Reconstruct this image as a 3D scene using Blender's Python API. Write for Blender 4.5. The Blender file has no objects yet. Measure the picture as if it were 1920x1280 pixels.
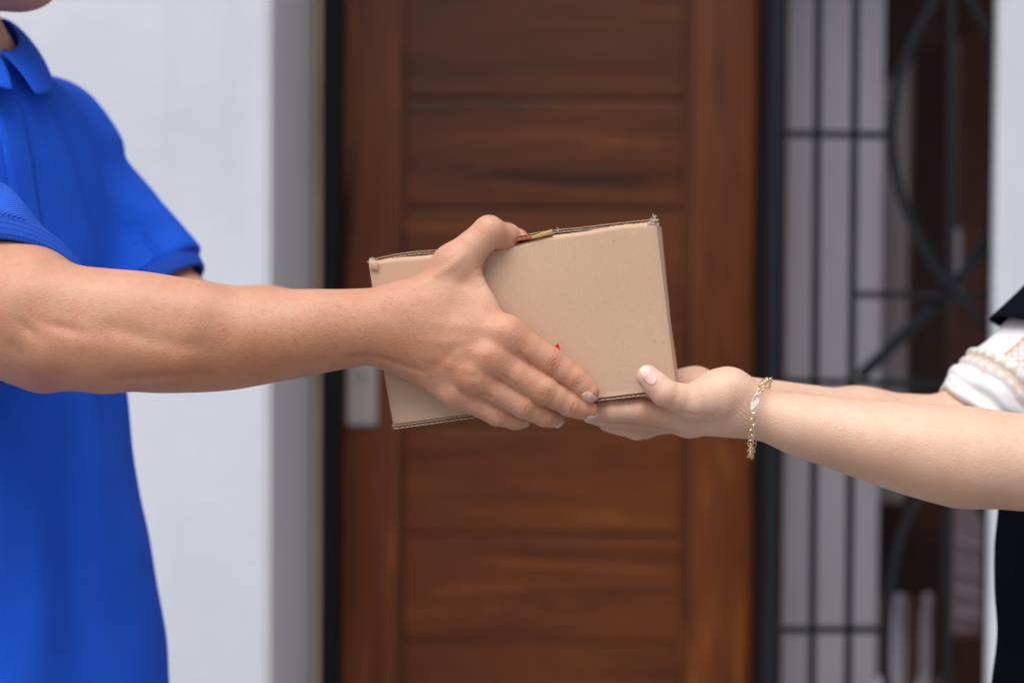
import bpy, bmesh, math, random
import numpy as np
from mathutils import Vector, Matrix, Euler

random.seed(7)
RNG = np.random.default_rng(11)
sc = bpy.context.scene
COL = sc.collection
R = math.radians

# ------------------------------------------------------------------ camera, sky, sun, exposure
ZC = 1.15          # camera height above the paving
D0 = 1.11          # distance from the camera to the parcel
FPX = 50.0 / 36.0 * 1920.0
PITCH, ROLL_C = 1.5, 0.36           # the camera looks slightly down and leans a little
CZ = ZC + D0 * math.tan(R(PITCH))
cam_data = bpy.data.cameras.new('camera')
cam_data.lens = 50.0
cam_data.sensor_width = 36.0
cam_data.clip_start = 0.05
cam_data.clip_end = 400.0
cam_data.dof.use_dof = True
cam_data.dof.focus_distance = D0 - 0.02
cam_data.dof.aperture_fstop = 3.1
cam = bpy.data.objects.new('camera', cam_data)
COL.objects.link(cam)
cam.location = (0.0, -D0, CZ)
cam.rotation_euler = (R(90.0 - PITCH), R(0.0), 0.0)
cam.rotation_mode = 'QUATERNION'
CAMR = Euler((R(90.0 - PITCH), 0, 0)).to_matrix() @ Matrix.Rotation(R(ROLL_C), 3, 'Z')
cam.rotation_quaternion = CAMR.to_quaternion()
CAMR = np.array(CAMR)
CAMP = np.array([0.0, -D0, CZ])
sc.camera = cam

world = bpy.data.worlds.new('World')
sc.world = world
world.use_nodes = True
wn = world.node_tree
for n in list(wn.nodes):
    wn.nodes.remove(n)
w_out = wn.nodes.new('ShaderNodeOutputWorld')
w_bg = wn.nodes.new('ShaderNodeBackground')
w_sky = wn.nodes.new('ShaderNodeTexSky')
w_sky.sky_type = 'NISHITA'
w_sky.sun_disc = False
SUN_EL, SUN_AZ = 62.0, 202.0      # azimuth clockwise from +Y: the sun stands behind the camera, slightly left
w_sky.sun_elevation = R(SUN_EL)
w_sky.sun_rotation = R(SUN_AZ)
w_sky.air_density = 1.0
w_sky.dust_density = 3.0
w_hs = wn.nodes.new('ShaderNodeHueSaturation')
w_hs.inputs['Saturation'].default_value = 0.42
w_bg.inputs['Strength'].default_value = 0.105
wn.links.new(w_sky.outputs[0], w_hs.inputs['Color'])
wn.links.new(w_hs.outputs[0], w_bg.inputs[0])
wn.links.new(w_bg.outputs[0], w_out.inputs[0])

sun_data = bpy.data.lights.new('sun', 'SUN')
sun_data.energy = 2.0
sun_data.angle = R(50.0)
sun_data.color = (1.0, 0.96, 0.90)
sun = bpy.data.objects.new('sun', sun_data)
COL.objects.link(sun)
_sd = Vector((math.sin(R(SUN_AZ)) * math.cos(R(SUN_EL)), math.cos(R(SUN_AZ)) * math.cos(R(SUN_EL)), math.sin(R(SUN_EL))))
sun.rotation_euler = _sd.to_track_quat('Z', 'Y').to_euler()
sun.location = (0, -4, 6)

sc.view_settings.view_transform = 'Standard'
sc.view_settings.look = 'None'
sc.view_settings.gamma = 1.0
sc.view_settings.use_curve_mapping = False
sc.view_settings.exposure = 0.41
sc.cycles.use_denoising = True
sc.cycles.max_bounces = 8
sc.cycles.diffuse_bounces = 4

# ------------------------------------------------------------------ measuring helpers
def W(px, py, Y=0.0):
    """a point of the photograph (1920 x 1280) at depth Y, as a place in the world"""
    r = CAMR @ np.array([(px - 960.0) / FPX, (640.0 - py) / FPX, -1.0])
    return CAMP + r * ((Y + D0) / r[1])

def PX(P):
    q = (P - CAMP) @ CAMR
    return 960.0 - q[..., 0] * FPX / q[..., 2], 640.0 + q[..., 1] * FPX / q[..., 2]

def nrm(v):
    v = np.asarray(v, float)
    return v / np.linalg.norm(v)

def tag(o, label=None, cat=None, group=None, kind=None):
    if label: o['label'] = label
    if cat: o['category'] = cat
    if group: o['group'] = group
    if kind: o['kind'] = kind
    return o

def empty(name, loc, label=None, cat=None, group=None):
    o = bpy.data.objects.new(name, None)
    o.empty_display_size = 0.05
    COL.objects.link(o)
    o.location = [float(c) for c in loc]
    return tag(o, label, cat, group)

def link(name, me, mat=None, parent=None):
    o = bpy.data.objects.new(name, me)
    COL.objects.link(o)
    if mat is not None:
        me.materials.clear()
        me.materials.append(mat)
    if parent is not None:
        # meshes are written in world coordinates: keep them there
        o.parent = parent
        o.matrix_parent_inverse = Matrix.Translation(-Vector(parent.location))
        if parent.parent is not None:
            o.matrix_parent_inverse = Matrix.Identity(4)
    return o

def npmesh(name, V, F, smooth=True):
    """V (n,3), F (m,4) or (m,3) int arrays"""
    V = np.asarray(V, np.float32); F = np.asarray(F, np.int32)
    k = F.shape[1]
    me = bpy.data.meshes.new(name)
    me.vertices.add(len(V)); me.vertices.foreach_set('co', V.ravel())
    me.loops.add(F.size); me.loops.foreach_set('vertex_index', F.ravel())
    me.polygons.add(len(F))
    me.polygons.foreach_set('loop_start', np.arange(0, F.size, k, dtype=np.int32))
    try:
        me.polygons.foreach_set('loop_total', np.full(len(F), k, np.int32))
    except Exception:
        pass
    me.polygons.foreach_set('use_smooth', np.full(len(F), smooth, bool))
    me.update(calc_edges=True)
    me.validate()
    return me

def attr(me, name, arr):
    """float attribute, or colour when arr is (n,3)"""
    arr = np.asarray(arr, np.float32)
    if arr.ndim == 1:
        a = me.attributes.new(name, 'FLOAT', 'POINT')
        a.data.foreach_set('value', arr)
    else:
        a = me.attributes.new(name, 'FLOAT_COLOR', 'POINT')
        a.data.foreach_set('color', np.concatenate([arr, np.ones((len(arr), 1), np.float32)], 1).ravel())

class MB:
    """collects boxes, bars and tubes in world space; build() links ONE mesh"""
    def __init__(self):
        self.bm = bmesh.new()
    def box(self, lo, hi, bev=0.0):
        lo = Vector(lo); hi = Vector(hi)
        r = bmesh.ops.create_cube(self.bm, size=1.0)
        vs = r['verts']
        bmesh.ops.scale(self.bm, vec=hi - lo, verts=vs)
        bmesh.ops.translate(self.bm, vec=(lo + hi) / 2, verts=vs)
        if bev > 0:
            es = list({e for v in vs for e in v.link_edges})
            bmesh.ops.bevel(self.bm, geom=es, offset=bev, segments=2, affect='EDGES', profile=0.6)
        return self
    def tube(self, pts, r, n=8, flat=None, closed=False):
        """bar along a polyline; flat=(w, d) gives a rectangular section w in the plane, d in Y"""
        pts = [Vector(p) for p in pts]
        rings = []
        N = len(pts)
        for i, p in enumerate(pts):
            if closed:
                t = (pts[(i + 1) % N] - pts[i - 1]).normalized()
            else:
                t = (pts[min(i + 1, N - 1)] - pts[max(i - 1, 0)]).normalized()
            ref = Vector((0, 1, 0)) if abs(t.y) < 0.9 else Vector((1, 0, 0))
            a = t.cross(ref).normalized(); b = a.cross(t).normalized()
            ring = []
            if flat:
                for sx, sy in ((-1, -1), (1, -1), (1, 1), (-1, 1)):
                    ring.append(self.bm.verts.new(p + a * sx * flat[0] / 2 + b * sy * flat[1] / 2))
            else:
                rr = r[i] if isinstance(r, (list, tuple)) else r
                for k in range(n):
                    an = 2 * math.pi * k / n
                    ring.append(self.bm.verts.new(p + (a * math.cos(an) + b * math.sin(an)) * rr))
            rings.append(ring)
        m = len(rings[0])
        rng = range(N if closed else N - 1)
        for i in rng:
            A = rings[i]; B = rings[(i + 1) % N]
            for k in range(m):
                self.bm.faces.new((A[k], A[(k + 1) % m], B[(k + 1) % m], B[k]))
        if not closed:
            self.bm.faces.new(list(reversed(rings[0]))); self.bm.faces.new(rings[-1])
        return self
    def mesh(self, name, smooth=False):
        bmesh.ops.recalc_face_normals(self.bm, faces=self.bm.faces)
        me = bpy.data.meshes.new(name)
        for f in self.bm.faces:
            f.smooth = smooth
        self.bm.to_mesh(me); self.bm.free()
        return me
    def build(self, name, mat, parent=None, smooth=False):
        return link(name, self.mesh(name, smooth), mat, parent)

# ------------------------------------------------------------------ implicit surfaces
def smin(a, b, k):
    h = np.clip(0.5 + 0.5 * (b - a) / k, 0, 1)
    return b + (a - b) * h - k * h * (1 - h)

def smax(a, b, k):
    return -smin(-a, -b, k)

def cap(P, a, b, ra, rb, nf=None, s=1.0):
    """tapered capsule; nf, s: squash along the unit direction nf by s (>1 = flatter)"""
    a = np.asarray(a); b = np.asarray(b)
    pa = P - a; ba = b - a
    h = np.clip(pa @ ba / (ba @ ba), 0, 1)
    q = pa - h[:, None] * ba
    if nf is not None:
        q = q + (q @ nf)[:, None] * nf * (s - 1.0)
    return np.sqrt((q * q).sum(1)) - (ra + (rb - ra) * h)

def ell(P, c, r, M=None):
    """ellipsoid; rows of M = its axes"""
    q = P - np.asarray(c)
    if M is not None:
        q = q @ np.asarray(M).T
    r = np.asarray(r)
    k0 = np.sqrt(((q / r) ** 2).sum(1)) + 1e-9
    k1 = np.sqrt(((q / r ** 2) ** 2).sum(1)) + 1e-9
    return k0 * (k0 - 1) / k1

def smooth_table(xs, ys, n=240):
    """monotone cubic resampling"""
    xs = np.asarray(xs, float); ys = np.asarray(ys, float)
    if ys.ndim == 1: ys = ys[:, None]
    h = np.diff(xs); d = np.diff(ys, axis=0) / h[:, None]
    m = np.zeros_like(ys)
    m[0] = d[0]; m[-1] = d[-1]
    for i in range(1, len(xs) - 1):
        m[i] = (d[i - 1] * h[i] + d[i] * h[i - 1]) / (h[i] + h[i - 1])
    X = np.linspace(xs[0], xs[-1], n)
    idx = np.clip(np.searchsorted(xs, X) - 1, 0, len(xs) - 2)
    t = ((X - xs[idx]) / h[idx])[:, None]
    hh = h[idx][:, None]
    Y = (2*t**3 - 3*t**2 + 1)*ys[idx] + (t**3 - 2*t**2 + t)*hh*m[idx] + (-2*t**3 + 3*t**2)*ys[idx+1] + (t**3 - t**2)*hh*m[idx+1]
    return X, Y

class Tube:
    """elliptical tube along a straight axis: stations t -> (cu, cv, ru, rv)"""
    def __init__(self, o, ax, u, v, ts, vals, p=2.0):
        self.o = np.asarray(o, float); self.ax = np.asarray(ax, float)
        self.u = np.asarray(u, float); self.v = np.asarray(v, float)
        self.T, self.Y = smooth_table(ts, vals)
        self.p = p
    def at(self, t):
        tc = np.clip(t, self.T[0], self.T[-1])
        return [np.interp(tc, self.T, self.Y[:, i]) for i in range(4)], tc
    def __call__(self, P, grow=0.0):
        q = P - self.o
        t = q @ self.ax
        (cu, cv, ru, rv), tc = self.at(t)
        a = (q @ self.u - cu) ; b = (q @ self.v - cv)
        e = t - tc
        ru = ru + grow; rv = rv + grow
        if self.p != 2.0:
            p = self.p
            k = (np.abs(a / ru) ** p + np.abs(b / rv) ** p + np.abs(e / np.minimum(ru, rv)) ** p) ** (1 / p)
            return (k - 1) * np.minimum(ru, rv)
        k0 = np.sqrt((a / ru) ** 2 + (b / rv) ** 2 + (e / np.minimum(ru, rv)) ** 2) + 1e-9
        k1 = np.sqrt((a / ru**2) ** 2 + (b / rv**2) ** 2 + (e / np.minimum(ru, rv)**2) ** 2) + 1e-9
        return k0 * (k0 - 1) / k1

def arm_tube(rows):
    """tube along X from rows (px, top y, bottom y, Y centre, Y half depth) read off the photograph"""
    ts, vals = [], []
    for (x, top, bot, Yc, hy) in rows:
        p1 = W(x, top, Yc); p2 = W(x, bot, Yc)
        ts.append(p1[0]); vals.append([Yc, (p1[2] + p2[2]) / 2, hy, (p1[2] - p2[2]) / 2])
    return Tube((0, 0, 0), (1, 0, 0), (0, 1, 0), (0, 0, 1), ts, vals)

def mesh_sdf(f, lo, hi, vox, keep=None, B=8, margin=1.35, newton=2):
    lo = np.asarray(lo, float); hi = np.asarray(hi, float)
    nb4 = np.ceil((hi - lo) / (4 * B * vox)).astype(int); nb = nb4 * 4
    g = np.stack(np.meshgrid(*[np.arange(n) for n in nb4], indexing='ij'), -1).reshape(-1, 3)
    oct_ = np.stack(np.meshgrid([0, 1], [0, 1], [0, 1], indexing='ij'), -1).reshape(-1, 3)
    for lev in (4, 2, 1):
        c = lo + (g + 0.5) * B * vox * lev
        d = np.concatenate([f(c[i:i + 60000]) for i in range(0, len(c), 60000)]) if len(c) else np.zeros(0)
        g = g[np.abs(d) < B * vox * lev * 0.866 * margin + .0015]
        if lev > 1:
            g = (g[:, None, :] * 2 + oct_[None]).reshape(-1, 3)
    act = g
    NY = int(nb[1]) * B + 4; NZ = int(nb[2]) * B + 4
    loc = np.stack(np.meshgrid(*[np.arange(B + 1)] * 3, indexing='ij'), -1)
    keys, pos, quads = [], [], []
    corner = np.array([[i, j, k] for i in (0, 1) for j in (0, 1) for k in (0, 1)])
    edges = [(a, b) for a in range(8) for b in range(a + 1, 8) if np.abs(corner[a] - corner[b]).sum() == 1]
    key = lambda I: ((I[..., 0] + 1) * NY + (I[..., 1] + 1)) * NZ + (I[..., 2] + 1)
    for s in range(0, len(act), 160):
        blk = act[s:s + 160]
        gi = blk[:, None, None, None, :] * B + loc[None]
        v = f(lo + gi.reshape(-1, 3) * vox).reshape(gi.shape[:-1])
        v = np.where(v == 0, 1e-9, v)
        ins = v < 0
        cs = sum(ins[:, i:B + i, j:B + j, k:B + k].astype(np.int8) for i, j, k in corner)
        bi, ci, cj, ck = np.nonzero((cs > 0) & (cs < 8))
        if len(bi) == 0: continue
        vals = np.stack([v[bi, ci + i, cj + j, ck + k] for i, j, k in corner], 1)
        acc = np.zeros((len(bi), 3)); cnt = np.zeros(len(bi))
        for a, b in edges:
            m = (vals[:, a] < 0) != (vals[:, b] < 0)
            t = vals[:, a] / np.where(m, vals[:, a] - vals[:, b], 1)
            p = corner[a] + t[:, None] * (corner[b] - corner[a])
            acc += np.where(m[:, None], p, 0); cnt += m
        G = np.stack([blk[bi, 0] * B + ci, blk[bi, 1] * B + cj, blk[bi, 2] * B + ck], 1)
        keys.append(key(G)); pos.append(lo + (G + acc / cnt[:, None]) * vox)
        for ax in range(3):
            sl = [slice(0, B)] * 3; sl2 = list(sl); sl2[ax] = slice(1, B + 1)
            a0 = ins[(slice(None), *sl)]; a1 = ins[(slice(None), *sl2)]
            bi2, i2, j2, k2 = np.nonzero(a0 != a1)
            Gq = np.stack([blk[bi2, 0] * B + i2, blk[bi2, 1] * B + j2, blk[bi2, 2] * B + k2], 1)
            o1 = np.zeros(3, int); o2 = np.zeros(3, int)
            o1[(ax + 1) % 3] = -1; o2[(ax + 2) % 3] = -1
            q = np.stack([key(Gq + o1 + o2), key(Gq + o2), key(Gq), key(Gq + o1)], 1)
            fl = a1[bi2, i2, j2, k2]
            q[fl] = q[fl][:, ::-1]
            quads.append(q)
    keys = np.concatenate(keys); pos = np.concatenate(pos); quads = np.concatenate(quads)
    uk, ui = np.unique(keys, return_index=True)
    V = pos[ui]
    qi = np.clip(np.searchsorted(uk, quads), 0, len(uk) - 1)
    F = qi[(uk[qi] == quads).all(1)]
    N = None
    for it in range(newton):
        d, N = grad(f, V, vox * 0.5)
        V = V - np.clip(d, -vox * .6, vox * .6)[:, None] * N
    if keep is not None:
        kv = keep(V)
        F = F[kv[F].all(1)]
        used = np.zeros(len(V), bool); used[F.ravel()] = True
        m = np.cumsum(used) - 1
        V = V[used]; N = N[used]; F = m[F]
    return V, F, N

def grad(f, V, e):
    n = len(V)
    k = np.array([[1, -1, -1], [-1, -1, 1], [-1, 1, -1], [1, 1, 1]], float)
    vals = [f(V + kk * e) for kk in k]
    g = sum(kk[None] * vv[:, None] for kk, vv in zip(k, vals)) / (4 * e)
    l = np.sqrt((g * g).sum(1))[:, None] + 1e-9
    return sum(vals) / 4 / l[:, 0], g / l

def join_islands(parts):
    V, F, N, o = [], [], [], 0
    for v, f, n in parts:
        V.append(v); F.append(f + o); N.append(n); o += len(v)
    return np.concatenate(V), np.concatenate(F), np.concatenate(N)

def polydist(x, y, pts):
    """distance to a polyline in photo pixels, and the share of the way along it"""
    best = np.full(x.shape, 1e9); tt = np.zeros(x.shape)
    L = len(pts) - 1
    for i in range(L):
        ax, ay = pts[i]; bx, by = pts[i + 1]
        dx, dy = bx - ax, by - ay
        h = np.clip(((x - ax) * dx + (y - ay) * dy) / (dx * dx + dy * dy), 0, 1)
        d = np.hypot(x - ax - h * dx, y - ay - h * dy)
        m = d < best
        best = np.where(m, d, best); tt = np.where(m, (i + h) / L, tt)
    return best, tt

def vnoise(P, s, seed=0):
    """smooth value noise"""
    q = P / s + 1000.0
    i = np.floor(q).astype(np.int64); f = q - i
    f = f * f * (3 - 2 * f)
    out = 0
    for dx in (0, 1):
        for dy in (0, 1):
            for dz in (0, 1):
                h = ((i[:, 0] + dx) * 73856093) ^ ((i[:, 1] + dy) * 19349663) ^ ((i[:, 2] + dz) * 83492791) ^ (seed * 2654435)
                h = (h ^ (h >> 13)) * 1274126177
                h = (h ^ (h >> 16)) & 0xffff
                w = (f[:, 0] if dx else 1 - f[:, 0]) * (f[:, 1] if dy else 1 - f[:, 1]) * (f[:, 2] if dz else 1 - f[:, 2])
                out = out + w * (h / 65535.0)
    return out * 2 - 1
# ------------------------------------------------------------------ materials
class NT:
    def __init__(self, name):
        self.m = bpy.data.materials.new(name); self.m.use_nodes = True
        self.t = self.m.node_tree
        self.b = self.t.nodes['Principled BSDF']
    def n(self, typ, **kw):
        nd = self.t.nodes.new(typ)
        for k, v in kw.items():
            if hasattr(nd, k) and k not in nd.inputs: setattr(nd, k, v)
            else: nd.inputs[k].default_value = v
        return nd
    def l(self, a, b): self.t.links.new(a, b)
    def coords(self, scale=(1, 1, 1), rot=(0, 0, 0), kind='Object'):
        tc = self.n('ShaderNodeTexCoord'); mp = self.n('ShaderNodeMapping')
        mp.inputs['Scale'].default_value = scale; mp.inputs['Rotation'].default_value = rot
        self.l(tc.outputs[kind], mp.inputs[0]); return mp.outputs[0]
    def noise(self, vec, scale, detail=4, rough=0.6, dist=0.0):
        nd = self.n('ShaderNodeTexNoise'); self.l(vec, nd.inputs['Vector'])
        nd.inputs['Scale'].default_value = scale; nd.inputs['Detail'].default_value = detail
        nd.inputs['Roughness'].default_value = rough; nd.inputs['Distortion'].default_value = dist
        return nd.outputs[0]
    def ramp(self, fac, stops):
        r = self.n('ShaderNodeValToRGB'); self.l(fac, r.inputs[0])
        els = r.color_ramp.elements
        while len(els) < len(stops): els.new(0.5)
        for e, (p, c) in zip(els, stops):
            e.position = p; e.color = (*c, 1) if len(c) == 3 else c
        return r.outputs[0]
    def mix(self, a, b, fac, mode='MIX'):
        nd = self.n('ShaderNodeMix'); nd.data_type = 'RGBA'; nd.blend_type = mode
        for s, v in ((nd.inputs[0], fac), (nd.inputs[6], a), (nd.inputs[7], b)):
            if hasattr(v, 'links') or hasattr(v, 'is_linked'): self.l(v, s)
            else: s.default_value = v if not isinstance(v, tuple) else ((*v, 1) if len(v) == 3 else v)
        return nd.outputs[2]
    def math(self, op, a, b=None, c=None):
        nd = self.n('ShaderNodeMath'); nd.operation = op
        for s, v in zip(nd.inputs, (a, b, c)):
            if v is None: continue
            if hasattr(v, 'is_linked'): self.l(v, s)
            else: s.default_value = v
        return nd.outputs[0]
    def rng(self, v, a, b, c, d):
        nd = self.n('ShaderNodeMapRange'); self.l(v, nd.inputs[0])
        for i, x in enumerate((a, b, c, d)): nd.inputs[i + 1].default_value = x
        return nd.outputs[0]
    def attr(self, name):
        nd = self.n('ShaderNodeAttribute'); nd.attribute_name = name; return nd
    def bump(self, h, strength=0.3, dist=0.001, prev=None):
        nd = self.n('ShaderNodeBump'); self.l(h, nd.inputs['Height'])
        nd.inputs['Strength'].default_value = strength; nd.inputs['Distance'].default_value = dist
        if prev is not None: self.l(prev, nd.inputs['Normal'])
        self.l(nd.outputs[0], self.b.inputs['Normal']); return nd.outputs[0]
    def set(self, **kw):
        for k, v in kw.items():
            k = k.replace('_', ' ')
            s = self.b.inputs[k]
            if hasattr(v, 'is_linked'): self.l(v, s)
            else: s.default_value = (*v, 1) if isinstance(v, tuple) and len(v) == 3 and s.type == 'RGBA' else v
        return self

def skin_mat(name, base, tan, red, pale, sss=0.12):
    t = NT(name)
    co = t.coords()
    a = t.attr('paint')                      # R redness, G tan plus painted-in shade, B paleness
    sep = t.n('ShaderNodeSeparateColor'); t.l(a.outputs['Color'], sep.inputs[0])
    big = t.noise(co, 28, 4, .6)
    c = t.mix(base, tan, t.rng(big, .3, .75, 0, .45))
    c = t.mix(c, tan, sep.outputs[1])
    blot = t.noise(co, 130, 4, .65)
    c = t.mix(c, red, t.rng(blot, .45, .70, 0, .4))
    c = t.mix(c, red, sep.outputs[0])
    c = t.mix(c, pale, sep.outputs[2])
    # pores and tiny hair dots
    vo = t.n('ShaderNodeTexVoronoi'); t.l(co, vo.inputs['Vector']); vo.inputs['Scale'].default_value = 520
    pore = t.rng(vo.outputs[0], .05, .30, 1, 0)
    sel = t.rng(t.noise(co, 900, 2), .44, .56, 0, 1)
    dots = t.math('MULTIPLY', pore, sel)
    c = t.mix(c, tuple(x * .28 for x in tan), t.math('MULTIPLY', dots, t.attr('hairy').outputs['Fac']))
    f = t.noise(co, 700, 3, .6)
    t.set(Base_Color=c, Roughness=t.rng(f, .3, .7, .42, .58), Subsurface_Weight=sss)
    t.b.inputs['Subsurface Radius'].default_value = (1.0, .35, .18)
    t.b.inputs['Subsurface Scale'].default_value = 0.005
    t.b.inputs['Specular IOR Level'].default_value = 0.42
    v2 = t.n('ShaderNodeTexVoronoi'); t.l(co, v2.inputs['Vector']); v2.inputs['Scale'].default_value = 850
    b1 = t.bump(v2.outputs[0], .45, .0006)
    t.bump(t.noise(t.coords(scale=(.6, 1, 1.5)), 360, 6, .75), .13, .0008, b1)
    return t.m

def flat_mat(name, col, rough=.6, metal=0.0, noise=0.0, nscale=30, bump=0.0, spec=.25):
    t = NT(name)
    t.b.inputs['Specular IOR Level'].default_value = spec
    co = t.coords()
    if noise:
        f = t.noise(co, nscale, 5, .6)
        c = t.mix(tuple(x * (1 - noise) for x in col), tuple(min(1, x * (1 + noise)) for x in col), f)
        t.set(Base_Color=c)
    else:
        t.set(Base_Color=col)
    t.set(Roughness=rough, Metallic=metal)
    if bump:
        t.bump(t.noise(co, nscale * 6, 4, .6), bump, .002)
    return t.m

M = {}
M['skin_man'] = skin_mat('man_skin', (.61, .325, .215), (.43, .165, .078), (.56, .185, .11), (.74, .47, .35))
M['skin_woman'] = skin_mat('woman_skin', (.74, .50, .375), (.55, .29, .175), (.70, .34, .25), (.80, .60, .49), .15)
def nail_mat(name, col):
    t = NT(name)
    a = t.attr('nail')
    sep = t.n('ShaderNodeSeparateColor'); t.l(a.outputs['Color'], sep.inputs[0])
    c = t.mix(col, (.80, .72, .60), sep.outputs[0])      # free edge
    c = t.mix(c, (.75, .58, .54), sep.outputs[1])        # lunula
    t.set(Base_Color=c, Roughness=.42, Subsurface_Weight=.1)
    t.b.inputs['Subsurface Scale'].default_value = .002
    return t.m
M['nail_man'] = nail_mat('man_nail', (.68, .41, .36))
M['nail_woman'] = nail_mat('woman_nail', (.80, .50, .46))

def pique(name, col, dark, pitch=0.0019, strength=.6, colour=.55):
    """blue pique knit: a staggered lattice of small pits"""
    t = NT(name)
    co = t.coords()
    s = t.n('ShaderNodeSeparateXYZ'); t.l(t.attr('knit').outputs['Vector'], s.inputs[0])
    k = 2 * math.pi / pitch / 1.6
    xy = t.math('MULTIPLY', s.outputs[0], k)
    z = t.math('MULTIPLY', s.outputs[1], k * .8)
    a = t.math('SINE', t.math('ADD', xy, z)); b = t.math('SINE', t.math('SUBTRACT', xy, z))
    p = t.math('MULTIPLY', a, b)
    big = t.noise(co, 14, 4, .6)
    fine = t.noise(co, 600, 3, .6)
    c = t.mix(tuple(x * .82 for x in col), tuple(min(1, x * 1.12) for x in col), big)
    c = t.mix(c, dark, t.rng(p, -.1, -.9, 0, colour))
    t.set(Base_Color=c, Roughness=.85, Sheen_Weight=.0)
    t.b.inputs['Sheen Tint'].default_value = (.45, .6, 1, 1)
    t.b.inputs['Specular IOR Level'].default_value = .25
    b1 = t.bump(p, strength, .0005)
    t.bump(fine, .3, .0006, b1)
    return t.m
BLUE = (.010, .115, .80)
M['polo'] = pique('blue_pique', BLUE, (.004, .030, .30), .0021, .6, .42)
M['polo_sleeve'] = pique('blue_pique_sleeve', (.028, .140, .78), (.004, .018, .24), .0023, .9, .85)
def ribbed():
    t = NT('blue_rib_knit')
    a = t.attr('rib')
    sep = t.n('ShaderNodeSeparateColor'); t.l(a.outputs['Color'], sep.inputs[0])
    ph = t.math('MULTIPLY', sep.outputs[0], 2 * math.pi * 215)
    w = t.math('SINE', ph)
    band = t.math('SINE', t.math('MULTIPLY', sep.outputs[1], 2 * math.pi * 4))
    h = t.math('ADD', t.math('MULTIPLY', w, .7), t.math('MULTIPLY', t.rng(band, -1, -.4, -1, 0), .9))
    c = t.mix((.022, .12, .72), (.004, .02, .24), t.rng(h, 0, -1, 0, .7))
    t.set(Base_Color=c, Roughness=.85)
    t.b.inputs['Specular IOR Level'].default_value = .25
    t.bump(h, .7, .0006)
    return t.m
M['rib'] = ribbed()

def cardboard():
    t = NT('kraft_cardboard')
    co = t.coords()
    fib = t.noise(t.coords(scale=(1, 1, 3)), 420, 5, .65)
    big = t.noise(co, 9, 3, .5)
    c = t.mix((.46, .300, .205), (.68, .475, .355), fib)
    c = t.mix(c, (.53, .345, .225), t.rng(big, .35, .7, 0, .55))
    sp = t.noise(co, 260, 2, .5)
    c = t.mix(c, (.22, .13, .075), t.rng(sp, .735, .80, 0, .6))
    # faint scuffs
    sc_ = t.noise(t.coords(scale=(1, 1, 2.2), rot=(0, .6, 0)), 22, 5, .75)
    c = t.mix(c, (.70, .56, .46), t.rng(sc_, .62, .76, 0, .5))
    # flutes showing faintly through the liner
    s = t.n('ShaderNodeSeparateXYZ'); t.l(co, s.inputs[0])
    wv = t.math('SINE', t.math('MULTIPLY', s.outputs[0], 2 * math.pi / .0042))
    t.set(Base_Color=c, Roughness=.86)
    t.b.inputs['Specular IOR Level'].default_value = .2
    b1 = t.bump(wv, .07, .0004)
    t.bump(t.noise(co, 900, 4, .7), .35, .0005, b1)
    return t.m
M['card'] = cardboard()
M['card_edge'] = flat_mat('cardboard_edge', (.42, .31, .22), .9, 0, .35, 300, .4)
M['flute'] = flat_mat('cardboard_flute', (.20, .14, .10), .95, 0, .4, 250)
M['torn'] = flat_mat('torn_paper_fibres', (.62, .53, .45), .95, 0, .2, 300, .4)
M['tape'] = flat_mat('yellow_tape', (.80, .55, .24), .6, 0, .12, 80)
M['tape_red'] = flat_mat('orange_tape', (.62, .14, .05), .4, 0, .3, 120)
M['red_ink'] = flat_mat('red_print', (.62, .015, .03), .7, 0, .08, 200)

def wood(name, along, dark=(.030, .007, .003), mid=(.128, .033, .009), light=(.27, .082, .019)):
    """varnished hardwood; grain runs along 'x' or 'z'"""
    t = NT(name)
    sc3 = (1, 4, 13) if along == 'x' else (13, 4, 1)
    oi = t.n('ShaderNodeObjectInfo')
    tc = t.n('ShaderNodeTexCoord'); ad = t.n('ShaderNodeVectorMath'); ad.operation = 'ADD'
    sc_ = t.n('ShaderNodeVectorMath'); sc_.operation = 'SCALE'
    cx = t.n('ShaderNodeCombineXYZ')
    for i in range(3): t.l(oi.outputs['Random'], cx.inputs[i])
    t.l(cx.outputs[0], sc_.inputs[0]); sc_.inputs['Scale'].default_value = 7.3
    t.l(tc.outputs['Object'], ad.inputs[0]); t.l(sc_.outputs[0], ad.inputs[1])
    mp = t.n('ShaderNodeMapping'); mp.inputs['Scale'].default_value = sc3; t.l(ad.outputs[0], mp.inputs[0])
    g = t.noise(mp.outputs[0], 1.5, 7, .66, 1.2)
    fine = t.noise(mp.outputs[0], 14, 5, .7)
    c = t.ramp(g, [(.33, dark), (.48, mid), (.56, mid), (.68, light)])
    c = t.mix(c, dark, t.rng(fine, .5, .75, 0, .55))
    big = t.noise(ad.outputs[0], 2.6, 3, .5)
    c = t.mix(c, (.155, .043, .010), t.rng(big, .4, .75, 0, .6))
    rv = t.rng(oi.outputs['Random'], 0, 1, .70, 1.15)
    c = t.mix(c, (1, 1, 1), 0.0)
    hs = t.n('ShaderNodeHueSaturation'); t.l(c, hs.inputs['Color']); t.l(rv, hs.inputs['Value'])
    t.set(Base_Color=hs.outputs[0], Roughness=t.rng(fine, .3, .7, .34, .46), Coat_Weight=.16, Coat_Roughness=.25)
    t.b.inputs['Specular IOR Level'].default_value = .22
    t.bump(t.math('ADD', g, fine), .12, .002)
    return t.m
M['wood_x'] = wood('varnished_wood_across', 'x')
M['wood_z'] = wood('varnished_wood_upright', 'z')
M['wood_dark'] = wood('dark_brown_wood', 'z', (.020, .010, .008), (.042, .020, .016), (.075, .034, .026))

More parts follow.
